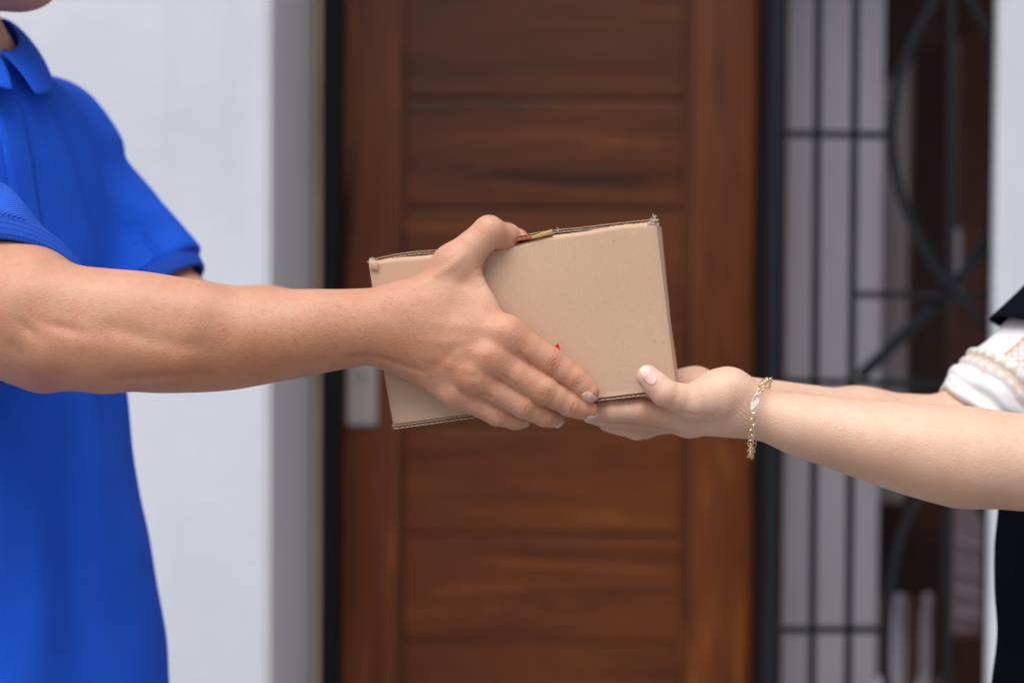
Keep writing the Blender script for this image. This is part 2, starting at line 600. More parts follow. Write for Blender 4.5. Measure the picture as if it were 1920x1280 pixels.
def plaster(name, col, stain=(.5, .5, .5), amt=.25, bump=.25):
    t = NT(name)
    co = t.coords()
    a = t.noise(co, 1.7, 6, .6, .3); b = t.noise(t.coords(scale=(6, 6, .6)), 2.0, 6, .65)
    f = t.noise(co, 60, 4, .6)
    c = t.mix(col, stain, t.rng(a, .42, .75, 0, amt))
    c = t.mix(c, stain, t.rng(b, .5, .8, 0, amt * .8))
    c = t.mix(c, tuple(x * .9 for x in col), t.rng(f, .4, .7, 0, .3))
    t.set(Base_Color=c, Roughness=.8)
    t.b.inputs['Specular IOR Level'].default_value = .3
    t.bump(t.math('ADD', t.noise(co, 18, 6, .6), t.math('MULTIPLY', f, .3)), bump, .006)
    return t.m
M['white_wall'] = plaster('white_painted_plaster', (.68, .71, .785), (.50, .53, .60), .5)
M['grey_wall'] = plaster('grey_painted_plaster', (.78, .78, .83), (.62, .62, .67), .5)
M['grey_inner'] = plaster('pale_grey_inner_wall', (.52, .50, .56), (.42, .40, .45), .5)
M['beige'] = plaster('beige_weathered_trim', (.62, .48, .33), (.30, .18, .09), .9)
M['black_metal'] = flat_mat('black_painted_iron', (.012, .013, .017), .5, 0, .3, 40, .15, .12)
M['bluish_metal'] = flat_mat('blue_black_painted_iron', (.016, .019, .032), .45, 0, .3, 40, .1, .2)
M['grille'] = flat_mat('grey_black_grille_paint', (.014, .016, .021), .5, 0, .25, 60, .2, .12)
M['steel'] = flat_mat('worn_nickel_plate', (.44, .40, .38), .45, .25, .2, 90, .15)
M['keyhole'] = flat_mat('dark_keyhole', (.03, .028, .025), .6)
M['gold'] = flat_mat('pale_gold', (.92, .75, .48), .2, 1.0, .08, 200)
M['gold_plate'] = flat_mat('silver_gold_clasp', (.88, .82, .74), .25, 1.0)
M['paving'] = flat_mat('grey_paving_concrete', (.27, .265, .26), .85, 0, .2, 8, .3)
M['ground'] = flat_mat('trodden_earth', (.20, .18, .15), .95, 0, .3, 2, .3)
M['glass'] = flat_mat('dark_window_glass', (.03, .03, .035), .08)
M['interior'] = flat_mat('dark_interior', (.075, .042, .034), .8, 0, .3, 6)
M['mauve'] = flat_mat('mauve_grey_panel', (.33, .25, .29), .6, 0, .25, 14)
M['slat'] = flat_mat('pale_mauve_slat', (.60, .50, .56), .5, 0, .15, 14)
M['pale_thing'] = flat_mat('off_white_plastic', (.85, .76, .82), .6, 0, .2, 16)
M['navy'] = flat_mat('navy_black_cloth', (.004, .005, .010), 1.0, 0, .3, 60, .3, .04)
M['black_cloth'] = flat_mat('black_cloth', (.006, .006, .008), .9, 0, .3, 60, .3, .05)
M['trouser'] = flat_mat('dark_trousers', (.02, .022, .03), .9, 0, .2, 60, .3)
M['shoe'] = flat_mat('black_shoe', (.012, .012, .012), .45)
M['hair'] = flat_mat('black_hair', (.010, .008, .007), .5, 0, .4, 300, .6)
M['eye'] = flat_mat('eye_white', (.7, .68, .66), .2)
M['iris'] = flat_mat('dark_iris', (.03, .015, .008), .15)
M['lip'] = flat_mat('lip', (.42, .15, .12), .5)

def printed():
    t = NT('white_printed_cloth')
    a = t.attr('print')
    co = t.coords()
    t.set(Base_Color=a.outputs['Color'], Roughness=.85, Subsurface_Weight=.08)
    t.b.inputs['Subsurface Scale'].default_value = .003
    b1 = t.bump(t.noise(co, 90, 4, .6), .25, .002)
    t.bump(t.noise(co, 1100, 3, .6), .3, .0004, b1)
    return t.m
M['print'] = printed()
# ------------------------------------------------------------------ the setting
YD = 1.83            # door plane (2.94 m from the camera)
def WX(px, Y): return float(W(px, 640, Y)[0])
def WZ(py, Y): return float(W(960, py, Y)[2])

def sheet(name, x0, x1, y0, y1, z, mat, n=24):
    xs = np.linspace(x0, x1, n); ys = np.linspace(y0, y1, n)
    X, Y = np.meshgrid(xs, ys, indexing='ij')
    V = np.stack([X, Y, np.full_like(X, z)], -1).reshape(-1, 3)
    i = np.arange(n - 1)[:, None] * n + np.arange(n - 1)[None]
    F = np.stack([i, i + n, i + n + 1, i + 1], -1).reshape(-1, 4)
    return link(name, npmesh(name, V, F, False), mat)
tag(sheet('ground', -150, 150, -150, 150, -0.06, M['ground']), kind='structure')
pav = MB().box((-6, -5, -0.055), (6, 1.75, -0.004)).build('pavement', M['card_edge'])
pav.data.materials[0] = M['paving']
tag(pav, kind='structure')
slab_me = MB().box((0, 0, 0), (.594, .594, .012), .004).mesh('paving_slab')
slab_me.materials.append(M['paving'])
for i in range(14):
    for j in range(9):
        s = bpy.data.objects.new('paving_slab', slab_me)
        COL.objects.link(s); s.parent = pav
        s.location = (-4.2 + i * .6, -3.65 + j * .6, -.006 + .002 * random.random())

def box_obj(name, lo, hi, mat, parent=None, bev=.003):
    return MB().box(lo, hi, bev).build(name, mat, parent)

# left wall: front face 2.37 m from the camera, its side runs back to the door frame
YL = 1.255
xl = WX(502, YL)
wall_l = box_obj('wall_left', (-7, YL, -.05), (xl - .002, YD + .25, 3.3), M['white_wall'], None, .006)
tag(wall_l, kind='structure')
rev = box_obj('wall_reveal', (xl - .0015, YL + .004, -.05), (xl + .004, YD - .086, 3.3), M['grey_wall'], None, .001)
tag(rev, kind='structure')
YG_ = 1.49
# right wall
YR = 1.44
xr = WX(1864, YR)
wall_r = box_obj('wall_right', (xr, YR, -.05), (7, YR + .030, 3.3), M['white_wall'], None, .006)
tag(box_obj('wall_right_core', (xr + .22, YR + .0305, -.05), (7, YR + .15, 3.3), M['white_wall'], None, .003), kind='structure')
tag(wall_r, kind='structure')
lint = box_obj('wall_above_door', (xl + .004, YD + .045, 2.18), (WX(1463, YD), YD + .18, 3.3), M['white_wall'], None, .003)
tag(lint, kind='structure')
lint2 = box_obj('wall_above_grille', (WX(1463, YG_), YG_ + .02, 2.45), (xr - .001, YG_ + .14, 3.3), M['white_wall'], None, .003)
tag(lint2, kind='structure')
soffit = box_obj('porch_ceiling', (-7, YL - .25, 3.3), (7, YD + .22, 3.42), M['white_wall'], None, .01)
tag(soffit, kind='structure')

# door
xd0, xd1 = WX(644, YD), WX(1412, YD)
door = empty('wooden_door', ((xd0 + xd1) / 2, YD, 0), 'varnished reddish brown wooden door with wide horizontal panels behind the parcel', 'door')
st_l = WX(748, YD); st_r = WX(1290, YD)
ZT = 2.16
def mk(name, lo, hi, mat, parent, bev=.004):
    return box_obj(name, lo, hi, mat, parent, bev)
mk('stile', (xd0, YD - .02, .01), (st_l, YD + .02, ZT), M['wood_z'], door, .006)
mk('stile', (st_r + .004, YD - .02, .01), (xd1, YD + .02, ZT), M['wood_z'], door, .006)
mk('panel_moulding', (st_l + .0015, YD - .008, .2), (st_l + .012, YD + .012, ZT - .1), M['wood_z'], door, .003)
mk('panel_moulding', (st_r - .012, YD - .008, .2), (st_r + .0025, YD + .012, ZT - .1), M['wood_z'], door, .003)
pitch = .2235
z0 = WZ(1200, YD) - 2 * pitch
k = 0
while True:
    za = z0 + k * pitch; zb = za + pitch
    if zb > ZT: break
    g = .0035
    mk('panel', (st_l + .0135, YD - .012, za + g), (st_r - .0135, YD - .0072, zb - g), M['wood_x'], door, .0045)
    k += 1
mk('panel_backing', (st_l + .002, YD - .0065, .02), (st_r - .002, YD + .017, ZT - .01), M['wood_x'], door, .001)
mk('rail', (st_l + .001, YD - .018, .011), (st_r + .003, YD + .009, z0 - .004), M['wood_x'], door, .005)
mk('rail', (st_l + .001, YD - .018, z0 + k * pitch + .003), (st_r + .003, YD + .009, ZT - .001), M['wood_x'], door, .005)
# lock plate
pl0, pl1 = WX(650, YD - .03), WX(708, YD - .03)
zp0, zp1 = WZ(800, YD - .03), WZ(572, YD - .03)
plate = MB().box((pl0, YD - .0285, zp0), (pl1, YD - .0205, zp1), .006).build('lock_plate', M['steel'], door)
cx_ = (pl0 + pl1) / 2
key = MB(); key.tube([(cx_, YD - .034, WZ(702, YD)), (cx_, YD - .0286, WZ(702, YD))], .0105, 20)
ko = key.build('key_cylinder', M['steel'], plate)
ko.matrix_parent_inverse = Matrix.Translation(-Vector(door.location)) if False else ko.matrix_parent_inverse
kh = MB().box((cx_ - .0018, YD - .0352, WZ(702, YD) - .006), (cx_ + .0018, YD - .0342, WZ(702, YD) + .006)).build('keyhole', M['keyhole'], plate)

# door frame: black posts on both sides, head above
frame = empty('door_frame', (xd0, YD, 0), 'black metal frame posts on both sides of the brown door', 'door frame')
mk('post', (WX(602, YD - .08), YD - .087, 0), (xd0 - .002, YD + .04, 2.24), M['black_metal'], frame, .004)
mk('post', (xd1 + .002, YD - .05, 0), (WX(1442, YD - .05), YD + .04, 2.24), M['black_metal'], frame, .004)
mk('gate_post', (WX(1441, YD - .16) + .001, YD - .16, 0), (WX(1463, YD - .16), YD - .10, 2.24), M['bluish_metal'], frame, .006)
mk('head', (xd0 - .001, YD - .058, ZT + .004), (xd1 + .001, YD + .038, 2.24), M['black_metal'], frame, .004)
trim = mk('door_trim', (WX(590, YD - .08), YD - .085, 0), (WX(602, YD - .08) - .001, YD + .05, 2.3), M['beige'], None, .003)
tag(trim, 'narrow weathered beige trim strip between grey wall and black door post', 'trim')
trim2 = mk('side_trim', (WX(1463, YD - .10) + .0012, YD - .12, 0), (WX(1470, YD - .10), YD + .05, 2.3), M['wood_dark'], None, .002)
tag(trim2, 'thin brown trim strip right of the black door post beside the grille', 'trim')

# ---- the opening right of the door: iron grille in front of a pale wall and a dark window
YG = 1.49
gr = empty('iron_grille', W(1700, 640, YG) * np.array([1, 1, 0]), 'black wrought iron security grille with curved bars right of the brown door', 'grille')
def bar(pts, name, w=.013, d=.013, Y=YG, dense=1):
    P = [W(x, y, Y) for x, y in pts]
    if dense > 1 and len(P) > 2:
        s = np.linspace(0, 1, len(P)); _, Q = smooth_table(s, np.array(P), dense)
        P = list(Q)
    return MB().tube(P, 0, flat=(w, d)).build(name, M['grille'], gr)
bar([(1541, -500), (1535, 0), (1522, 1280), (1516, 1900)], 'upright_bar', .0125)
bar([(1611, -500), (1605, 0), (1590, 1280), (1584, 1900)], 'upright_bar', .0125)
bar([(1786, -500), (1784, 0), (1781, 540)], 'upright_bar', .0125)
bar([(1779, 905), (1775, 1280), (1772, 1900)], 'upright_bar', .0125)
bar([(1466, 251), (1676, 254)], 'cross_bar', .0125, .010, YG - .001)
bar([(1608, 552), (1866, 555)], 'cross_bar', .0125, .010, YG - .001)
bar([(1466, 714), (1866, 722)], 'cross_bar', .0125, .010, YG - .001)
bar([(1450, 1180), (1662, 1179)], 'cross_bar', .0125, .010, YG - .001)
bar([(1470, -420), (1870, -420)], 'cross_bar', .0125, .010, YG - .001)
bar([(1452, 1600), (1866, 1600)], 'cross_bar', .0125, .010, YG - .001)
bar([(1784, -60), (1752, 0), (1705, 90), (1680, 175), (1672, 250), (1680, 330), (1705, 410), (1745, 490), (1782, 540), (1830, 592), (1866, 628)], 'curved_bar', .015, .009, YG - .007, 40)
bar([(1784, -50), (1820, 0), (1845, 50), (1868, 105)], 'curved_bar', .015, .009, YG - .009, 16)
bar([(1868, 425), (1830, 482), (1783, 540), (1700, 622), (1612, 706)], 'curved_bar', .021, .009, YG + .009, 24)
bar([(1781, 902), (1735, 925), (1695, 985), (1672, 1080), (1662, 1180), (1664, 1290), (1690, 1420), (1772, 1560)], 'curved_bar', .015, .009, YG - .007, 36)
bar([(1781, 902), (1822, 930), (1850, 975), (1868, 1040)], 'curved_bar', .015, .009, YG - .009, 16)

# behind the grille
YB = 2.02
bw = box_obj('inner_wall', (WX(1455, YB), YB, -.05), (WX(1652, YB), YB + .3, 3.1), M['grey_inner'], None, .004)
tag(bw, kind='structure')
M['pilaster'] = plaster('brownish_grey_plaster', (.27, .235, .24), (.18, .15, .15), .6)
pil = box_obj('inner_pilaster', (WX(1652, YB) + .002, YB + .12, WZ(938, YB + .12)), (WX(1700, YB + .12), YB + .15, 3.1), M['pilaster'], None, .004)
tag(pil, kind='structure')
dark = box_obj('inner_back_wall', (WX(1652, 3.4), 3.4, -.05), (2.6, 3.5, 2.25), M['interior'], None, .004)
tag(dark, kind='structure')
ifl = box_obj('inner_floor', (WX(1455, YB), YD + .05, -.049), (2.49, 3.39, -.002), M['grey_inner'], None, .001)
tag(ifl, kind='structure')
M['lining'] = flat_mat('very_dark_brown_timber', (.010, .0045, .0035), .7, 0, .3, 20)
lin = box_obj('window_lining', (xr - .001, YR + .0305, 0), (xr + .060, YR + .05, 2.44), M['lining'], None, .002)
tag(lin, 'dark brown timber lining along the edge of the right white wall', 'window frame')
# brown valance with a wavy lower edge
Yv = 2.12
pts = [(1652, -300), (1960, -300), (1960, 55), (1900, 58), (1840, 62), (1790, 72), (1745, 88), (1712, 104), (1690, 124), (1670, 143), (1652, 146)]
bm = bmesh.new()
a = [bm.verts.new(W(x, y, Yv)) for x, y in pts]; b = [bm.verts.new(W(x, y, Yv) + np.array([0, .03, 0])) for x, y in pts]
bm.faces.new(a); bm.faces.new(b[::-1])
for i in range(len(pts)):
    j = (i + 1) % len(pts); bm.faces.new((a[j], a[i], b[i], b[j]))
bmesh.ops.recalc_face_normals(bm, faces=bm.faces)
me = bpy.data.meshes.new('valance'); bm.to_mesh(me); bm.free()
tag(link('valance', me, M['wood_dark']), 'dark brown curved valance at the top behind the iron grille', 'valance')
# tall wooden shutter with two leaves, farther back
sh = empty('wooden_shutter', W(1780, 640, 2.5) * np.array([1, 1, 0]), 'tall dark reddish brown wooden shutter standing behind the upper grille', 'shutter')
M['red_brown'] = flat_mat('dull_red_brown_wood', (.14, .055, .042), .6, 0, .3, 8)
box_obj('leaf_panel', W(1789, 960, 2.5), W(1950, -300, 2.5) + np.array([0, .03, 0]), M['red_brown'], sh, .004)
box_obj('leaf_panel', W(1702, 960, 2.52), W(1790, -300, 2.52) + np.array([0, .03, 0]), M['interior'], sh, .004)
box_obj('edge_strip', W(1790, 560, 2.47), W(1803, 430, 2.47) + np.array([0, .01, 0]), M['slat'], sh, .002)
# brown cabinet with legs and pale things behind it
cab = empty('low_cabinet', W(1690, 1280, 2.3) * np.array([1, 1, 0]), 'dark brown cabinet with slim legs behind the lower left of the grille', 'cabinet')
zc1 = W(1640, 1112, 2.3)
box_obj('cabinet_body', W(1640, 1112, 2.3), W(1768, 925, 2.3) + np.array([0, .05, 0]), M['wood_dark'], cab, .006)
for x0, x1 in ((1706, 1724),):
    p = W(x0, 1110, 2.31); q = W(x1, 1110, 2.31)
    box_obj('leg', (p[0], 2.31, 0), (q[0], 2.34, p[2] - .002), M['red_brown'], cab, .003)
p = W(1752, 1110, 2.31); q = W(1768, 1110, 2.31)
box_obj('leg', (p[0], 2.31, 0), (q[0], 2.34, p[2] - .002), M['wood_dark'], cab, .003)
def bottle(px0, px1, py0, Y, mat, label, neck=True):
    p = W(px0, py0, Y); q = W(px1, py0, Y)
    c = (p + q) / 2; r = abs(q[0] - p[0]) / 2
    prof = [(0.0, 0), (r * .96, 0), (r, .02), (r, p[2] - .10), (r * .85, p[2] - .05), (r * .62, p[2] - .02), (r * .6, p[2]), (0.0, p[2])]
    bm = bmesh.new()
    rings = []
    for (rr, z) in prof:
        rings.append([bm.verts.new((c[0] + rr * math.cos(a_), Y + rr * math.sin(a_), z)) for a_ in np.linspace(0, 2 * math.pi, 17)[:-1]] if rr > 0 else [bm.verts.new((c[0], Y, z))])
    for A, B_ in zip(rings, rings[1:]):
        for k_ in range(16):
            l_ = (k_ + 1) % 16
            if len(A) == 1: bm.faces.new((A[0], B_[k_], B_[l_]))
            elif len(B_) == 1: bm.faces.new((A[k_], A[l_], B_[0]))
            else: bm.faces.new((A[k_], A[l_], B_[l_], B_[k_]))
    bmesh.ops.recalc_face_normals(bm, faces=bm.faces)
    for f_ in bm.faces: f_.smooth = True
    me = bpy.data.meshes.new('urn'); bm.to_mesh(me); bm.free()
    return tag(link('urn', me, mat), label, 'urn')
bottle(1672, 1704, 1116, 2.44, M['pale_thing'], 'pale out of focus urn left of the thin brown leg under the cabinet')
bottle(1728, 1762, 1112, 2.44, M['pale_thing'], 'pale out of focus urn between the two brown legs under the cabinet')
# louvred panel on the lower right
lp = empty('louvre_panel', W(1810, 1200, 2.2) * np.array([1, 1, 0]), 'dull mauve louvred panel with slanting pale slats behind the lower right grille', 'panel')
box_obj('panel_board', W(1788, 1192, 2.2), W(1925, 905, 2.2) + np.array([0, .02, 0]), M['mauve'], lp, .003)
for py in (1025, 1080, 1118, 1160):
    MB().tube([W(1792, py - 14, 2.19), W(1922, py + 22, 2.19)], 0, flat=(.006, .006)).build('slat', M['slat'], lp)
bx = box_obj('dark_box', (W(1778, 1195, 2.15)[0], 2.13, 0), (W(1925, 1195, 2.15)[0], 2.19, W(1778, 1195, 2.13)[2]), M['wood_dark'], None, .004)
tag(bx, 'dark brown box on the floor below the mauve louvred panel', 'box')
# ------------------------------------------------------------------ the parcel
YAW, ROLL = R(7.3), R(8.3)
BU0 = np.array([math.cos(YAW), -math.sin(YAW), 0.0])         # along the width before the roll
BN = np.array([-math.sin(YAW), -math.cos(YAW), 0.0])         # out of the front face
BU = BU0 * math.cos(ROLL) + np.array([0, 0, 1.0]) * math.sin(ROLL)
BV = -BU0 * math.sin(ROLL) + np.array([0, 0, 1.0]) * math.cos(ROLL)
BC = W(977.5, 607.5, 0.0)
BW, BH, BD = .2262, .1290, .108
def B(u, v, n):       # box coordinates in metres -> world
    return BC + np.multiply.outer(u, BU) + np.multiply.outer(v, BV) + np.multiply.outer(n, BN)
def onface(px, py, h):
    """the point seen at px, py that lies h millimetres in front of the parcel's front face"""
    a = W(px, py, -.3); b = W(px, py, .3)
    da = (a - BC) @ BN; db = (b - BC) @ BN
    t = (h / 1000 - da) / (db - da)
    return a + (b - a) * t

box = empty('cardboard_box', B(0, -BH / 2, -BD / 2), 'worn brown cardboard box passed between the two people with frayed top corners', 'box')
def grid_panel(name, fu, nu, nv, thick_dir, th, mat=None, parent=None):
    """fu(s,t)->(n,3) world positions, thickened by th along thick_dir"""
    s = np.linspace(0, 1, nu); t = np.linspace(0, 1, nv)
    S, T = np.meshgrid(s, t, indexing='ij')
    P = fu(S.ravel(), T.ravel()); Q = P + np.asarray(thick_dir) * th
    V = np.concatenate([P, Q]); n = nu * nv
    i = np.arange(nu - 1)[:, None] * nv + np.arange(nv - 1)[None]
    f1 = np.stack([i, i + nv, i + nv + 1, i + 1], -1).reshape(-1, 4)
    F = [f1, f1[:, ::-1] + n]
    def rim(idx): 
        a, b = idx[:-1], idx[1:]
        F.append(np.stack([a, b, b + n, a + n], -1))
    ii = np.arange(nu * nv).reshape(nu, nv)
    rim(ii[0, :]); rim(ii[::-1, 0]); rim(ii[:, -1]); rim(ii[-1, ::-1])
    me = npmesh(name, V, np.concatenate(F), True)
    bmm = bmesh.new(); bmm.from_mesh(me); bmesh.ops.recalc_face_normals(bmm, faces=bmm.faces)
    for e in bmm.edges:
        if e.calc_face_angle(0) > 1.0: e.smooth = False
    bmm.to_mesh(me); bmm.free()
    return link(name, me, mat or M['card'], parent or box)

hw, hh = BW / 2, BH / 2
def bulge(s, t): return .0022 * np.sin(math.pi * s) * np.sin(math.pi * t)
def top_edge(s):      # the fold along the top sags and swells a little
    return .0008 * np.sin(9 * s + 1) + .0006 * np.sin(23 * s) - .0012 * np.exp(-((s - .50) / .1) ** 2)
def f_front(s, t):
    u = -hw + BW * s + .0022 * (t - .5) * (s - .5) * 2
    rt = np.clip((t - .975) / .025, 0, 1)
    v = -hh + BH * t + top_edge(s) * t
    n = bulge(s, t) - .0035 * rt ** 2 - .0015 * np.clip((s - .985) / .015, 0, 1) ** 2 - .0015 * np.clip((.012 - s) / .012, 0, 1) ** 2
    return B(u, v, n)
grid_panel('front_panel', f_front, 70, 90, -BN, .0022)
grid_panel('back_panel', lambda s, t: B(-hw + BW * s, -hh + BH * t, -BD + 0 * s), 6, 6, BN, .0022)
def f_side(sgn):
    def f(s, t):
        bul = (.0016 * np.sin(math.pi * np.clip(t * 1.0, 0, 1)) * np.sin(math.pi * s) + .0035 * t ** 1.5 * s - .003 * (1 - t) ** 2 * s) if sgn > 0 else .002 * np.sin(math.pi * t)
        return B(sgn * (hw - .0004 + bul), -hh + BH * t, -.0030 - (BD - .006) * s)
    return f
grid_panel('side_panel', f_side(1), 20, 24, -BU, .0022)
grid_panel('side_panel', f_side(-1), 6, 24, BU, .0022)

def corrugated(name, u0, u1, v_of, n0, n1, th, amp_n=None, mat=None, wav=.0040, jag=0.0, seed=0):
    """a flap whose raw front edge shows liner, flute, liner; v_of(s) = height of its middle"""
    N = int((u1 - u0) / wav * 8)
    s = np.linspace(0, 1, N + 1); u = u0 + (u1 - u0) * s
    j = jag * vnoise(np.stack([u, u * 0, u * 0], 1), .0035, seed) + jag * .6 * vnoise(np.stack([u, u * 0, u * 0], 1), .0012, seed + 3)
    vm = v_of(s)
    lt = th * .22
    grp = empty_part(name)
    def ribbon(nm, voff, tt, nn0, nn1, m):
        top = B(u, vm + voff + tt / 2, nn0 + j); bot = B(u, vm + voff - tt / 2, nn0 + j)
        tb = B(u, vm + voff + tt / 2, nn1 + 0 * u); bb = B(u, vm + voff - tt / 2, nn1 + 0 * u)
        n = N + 1
        V = np.concatenate([top, bot, bb, tb]); a = np.arange(N)
        F = [np.stack([a + k * n, a + 1 + k * n, a + 1 + ((k + 1) % 4) * n, a + ((k + 1) % 4) * n], -1) for k in range(4)]
        F.append(np.array([[0, n, 2 * n, 3 * n], [N, 3 * n + N, 2 * n + N, n + N]]))
        me = npmesh(nm, V, np.concatenate(F), False)
        b_ = bmesh.new(); b_.from_mesh(me); bmesh.ops.recalc_face_normals(b_, faces=b_.faces); b_.to_mesh(me); b_.free()
        return link(nm, me, m, box)
    o = ribbon(name, th / 2 - lt / 2, lt, n0, n1, M['card'])
    ribbon('liner', -th / 2 + lt / 2, lt, n0 - .0002, n1, M['card'])
    w = (th / 2 - lt) * .88 * np.sin(2 * math.pi * u / wav)
    tt = .00035
    top = B(u, vm + w + tt, n0 - .0007 + j * .5); bot = B(u, vm + w - tt, n0 - .0007 + j * .5)
    tb = B(u, vm + w + tt, n0 - .012 + 0 * u); bb = B(u, vm + w - tt, n0 - .012 + 0 * u)
    n = N + 1; V = np.concatenate([top, bot, bb, tb]); a = np.arange(N)
    F = np.concatenate([np.stack([a + k * n, a + 1 + k * n, a + 1 + ((k + 1) % 4) * n, a + ((k + 1) % 4) * n], -1) for k in range(4)])
    link('flute', npmesh('flute', V, F, False), M['card_edge'], box)
    return o
def empty_part(name): return None
# bottom flap: its corrugated edge shows under the front panel
corrugated('bottom_flap', -hw + .001, hw - .001, lambda s: -hh - .0017 - .0006 * np.cos(s * 5) , .0012, -BD, .0030, jag=.0006, seed=4)
# top flap: a dark raw edge standing a little above the fold
def tv(s):
    return hh + .0012 + .0028 * np.exp(-((s - .63) / .13) ** 2) + .0012 * np.exp(-((s - .12) / .12) ** 2) + .0005 * np.sin(17 * s)
corrugated('top_flap', -hw + .004, hw - .002, tv, -.0032, -BD, .0026, jag=.0009, seed=9)
grid_panel('inner_flap', lambda s, t: B(-hw + .006 + (BW - .012) * s, hh - .0040 + 0 * t, -.008 - (BD - .016) * t), 3, 3, BV, .002, M['flute'])

# frayed corners and torn fibres
def frayed(c, seed, n, size, name='torn_corner'):
    r = np.random.default_rng(seed)
    b_ = bmesh.new()
    for i in range(n):
        o = c + r.normal(0, size * .32, 3) * np.array([1, .5, 1])
        d = nrm(r.normal(0, 1, 3) * np.array([1, .6, 1]) + np.array([0, 0, .5])); e = nrm(np.cross(d, r.normal(0, 1, 3)))
        L = size * r.uniform(.35, 1.0); w = size * r.uniform(.10, .30)
        rows = []
        for k in range(4):
            t_ = k / 3; cc = o + d * L * t_ + e * L * .25 * t_ ** 2 * r.uniform(-1, 1)
            ww = w * (1 - .75 * t_)
            sd = nrm(np.cross(d, e))
            rows.append([b_.verts.new(cc + sd * ww), b_.verts.new(cc + e * w * .35), b_.verts.new(cc - sd * ww)])
        for A, Bq in zip(rows, rows[1:]):
            b_.faces.new((A[0], A[1], Bq[1], Bq[0])); b_.faces.new((A[1], A[2], Bq[2], Bq[1]))
    me = bpy.data.meshes.new(name); b_.to_mesh(me); b_.free()
    for p in me.polygons: p.use_smooth = True
    return link(name, me, M['torn'], box)
frayed(B(-hw + .0018, hh + .0006, -.001), 3, 26, .0036)
frayed(B(hw - .0005, hh + .0004, -.001), 5, 34, .0040)
frayed(B(-hw + .0012, -hh - .0015, .0005), 8, 18, .0028)
frayed(B(-hw + .086, hh + .0035, -.003), 12, 8, .003)
frayed(B(hw - .075, hh + .0045, -.003), 14, 10, .003)
# folded-over lip at the top left corner
grid_panel('folded_lip', lambda s, t: B(-hw + .0002 + .0066 * s, hh - .0062 + .0078 * t + .0006 * np.sin(6 * s), .0010 + .0010 * np.sin(math.pi * t) + .0004 * s), 8, 8, BN, .0009)
# tape torn open at the top
def strip(name, pts, w, mat, n0):
    P = np.array([B((x), (y), (z)) for x, y, z in pts])
    s = np.linspace(0, 1, len(P)); _, Q = smooth_table(s, P, 24)
    k = len(Q)
    wv = np.linspace(w[0], w[1], k)[:, None] * BV
    V = np.concatenate([Q + wv, Q, Q - BN * .006 + BV * .001])
    a = np.arange(k - 1)
    F = np.concatenate([np.stack([a, a + 1, a + 1 + k, a + k], -1), np.stack([a + k, a + 1 + k, a + 1 + 2 * k, a + 2 * k], -1)])
    return link(name, npmesh(name, V, F, True), mat, box)
def bu(px, py, h=0.0):
    q = onface(px, py, h) - BC
    return (float(q @ BU), float(q @ BV), h / 1000)
strip('tape', [bu(994, 449, 1), bu(1008, 446, 1.6), bu(1022, 442.5, 1.2), bu(1036, 440, .6)], (.0022, .0042), M['tape'], 0)
strip('tape', [bu(958, 455, 1), bu(970, 452.5, 1.8), bu(982, 450.5, 1.2), bu(997, 449, 1.2)], (.0010, .0026), M['tape_red'], 0)
# red print on the front, mostly under the fingers (a thin sheet on the card)
tri = [bu(1047.5, 643.5), bu(1073, 742), bu(955, 722)]
b_ = bmesh.new()
n_ = 14
rows = []
for i in range(n_ + 1):
    row = []
    for j_ in range(i + 1):
        a_ = np.array(tri[0][:2]); b2 = np.array(tri[1][:2]); c2 = np.array(tri[2][:2])
        p_ = a_ + (b2 - a_) * i / n_ + ((c2 - b2) * j_ / n_ if i else 0)
        s_ = (p_[0] + hw) / BW; t_ = (p_[1] + hh) / BH
        row.append(b_.verts.new(f_front(np.array([s_]), np.array([t_]))[0] + BN * .00035))
    rows.append(row)
for i in range(n_):
    for j_ in range(i + 1):
        b_.faces.new((rows[i][j_], rows[i + 1][j_], rows[i + 1][j_ + 1]))
        if j_ < i: b_.faces.new((rows[i][j_], rows[i + 1][j_ + 1], rows[i][j_ + 1]))
me = bpy.data.meshes.new('red_print'); b_.to_mesh(me); b_.free()
link('red_print', me, M['red_ink'], box)
# ------------------------------------------------------------------ hands
def mm(x): return x / 1000.0

class Hand:
    """fingers: lists of (centre, radius) joints; palm: a function of P"""
    def __init__(self, palm, fingers, k=.007, kf=.0012, knuckle=True):
        self.palm, self.fingers, self.k, self.kf = palm, fingers, k, kf
    def finger(self, P, J):
        d = None
        for i in range(len(J) - 1):
            a, ra = J[i]; b, rb = J[i + 1]
            # the shaft is a little thinner than its joints
            m = (np.asarray(a) + np.asarray(b)) / 2; rm = (ra + rb) / 2 * (.955 if i < len(J) - 2 else 1.0)
            s = np.minimum(cap(P, a, m, ra, rm), cap(P, m, b, rm, rb)) if False else smin(cap(P, a, m, ra, rm), cap(P, m, b, rm, rb), .002)
            d = s if d is None else smin(d, s, .0025)
        return d
    def __call__(self, P):
        base = self.palm(P)
        out = base
        for J in self.fingers:
            f = self.finger(P, J)
            g = smin(base, f, self.k)
            out = smin(out, g, self.kf)
        return out

def subset(P, c, r):
    return ((P - c) ** 2).sum(1) < r * r

def hand_sdf(hand, c, r):
    """evaluate only near the hand"""
    def f(P):
        m = subset(P, c, r)
        out = np.sqrt(((P - c) ** 2).sum(1)) - r + .03
        out = np.maximum(out, .03)
        if m.any(): out[m] = hand(P[m])
        return out
    return f

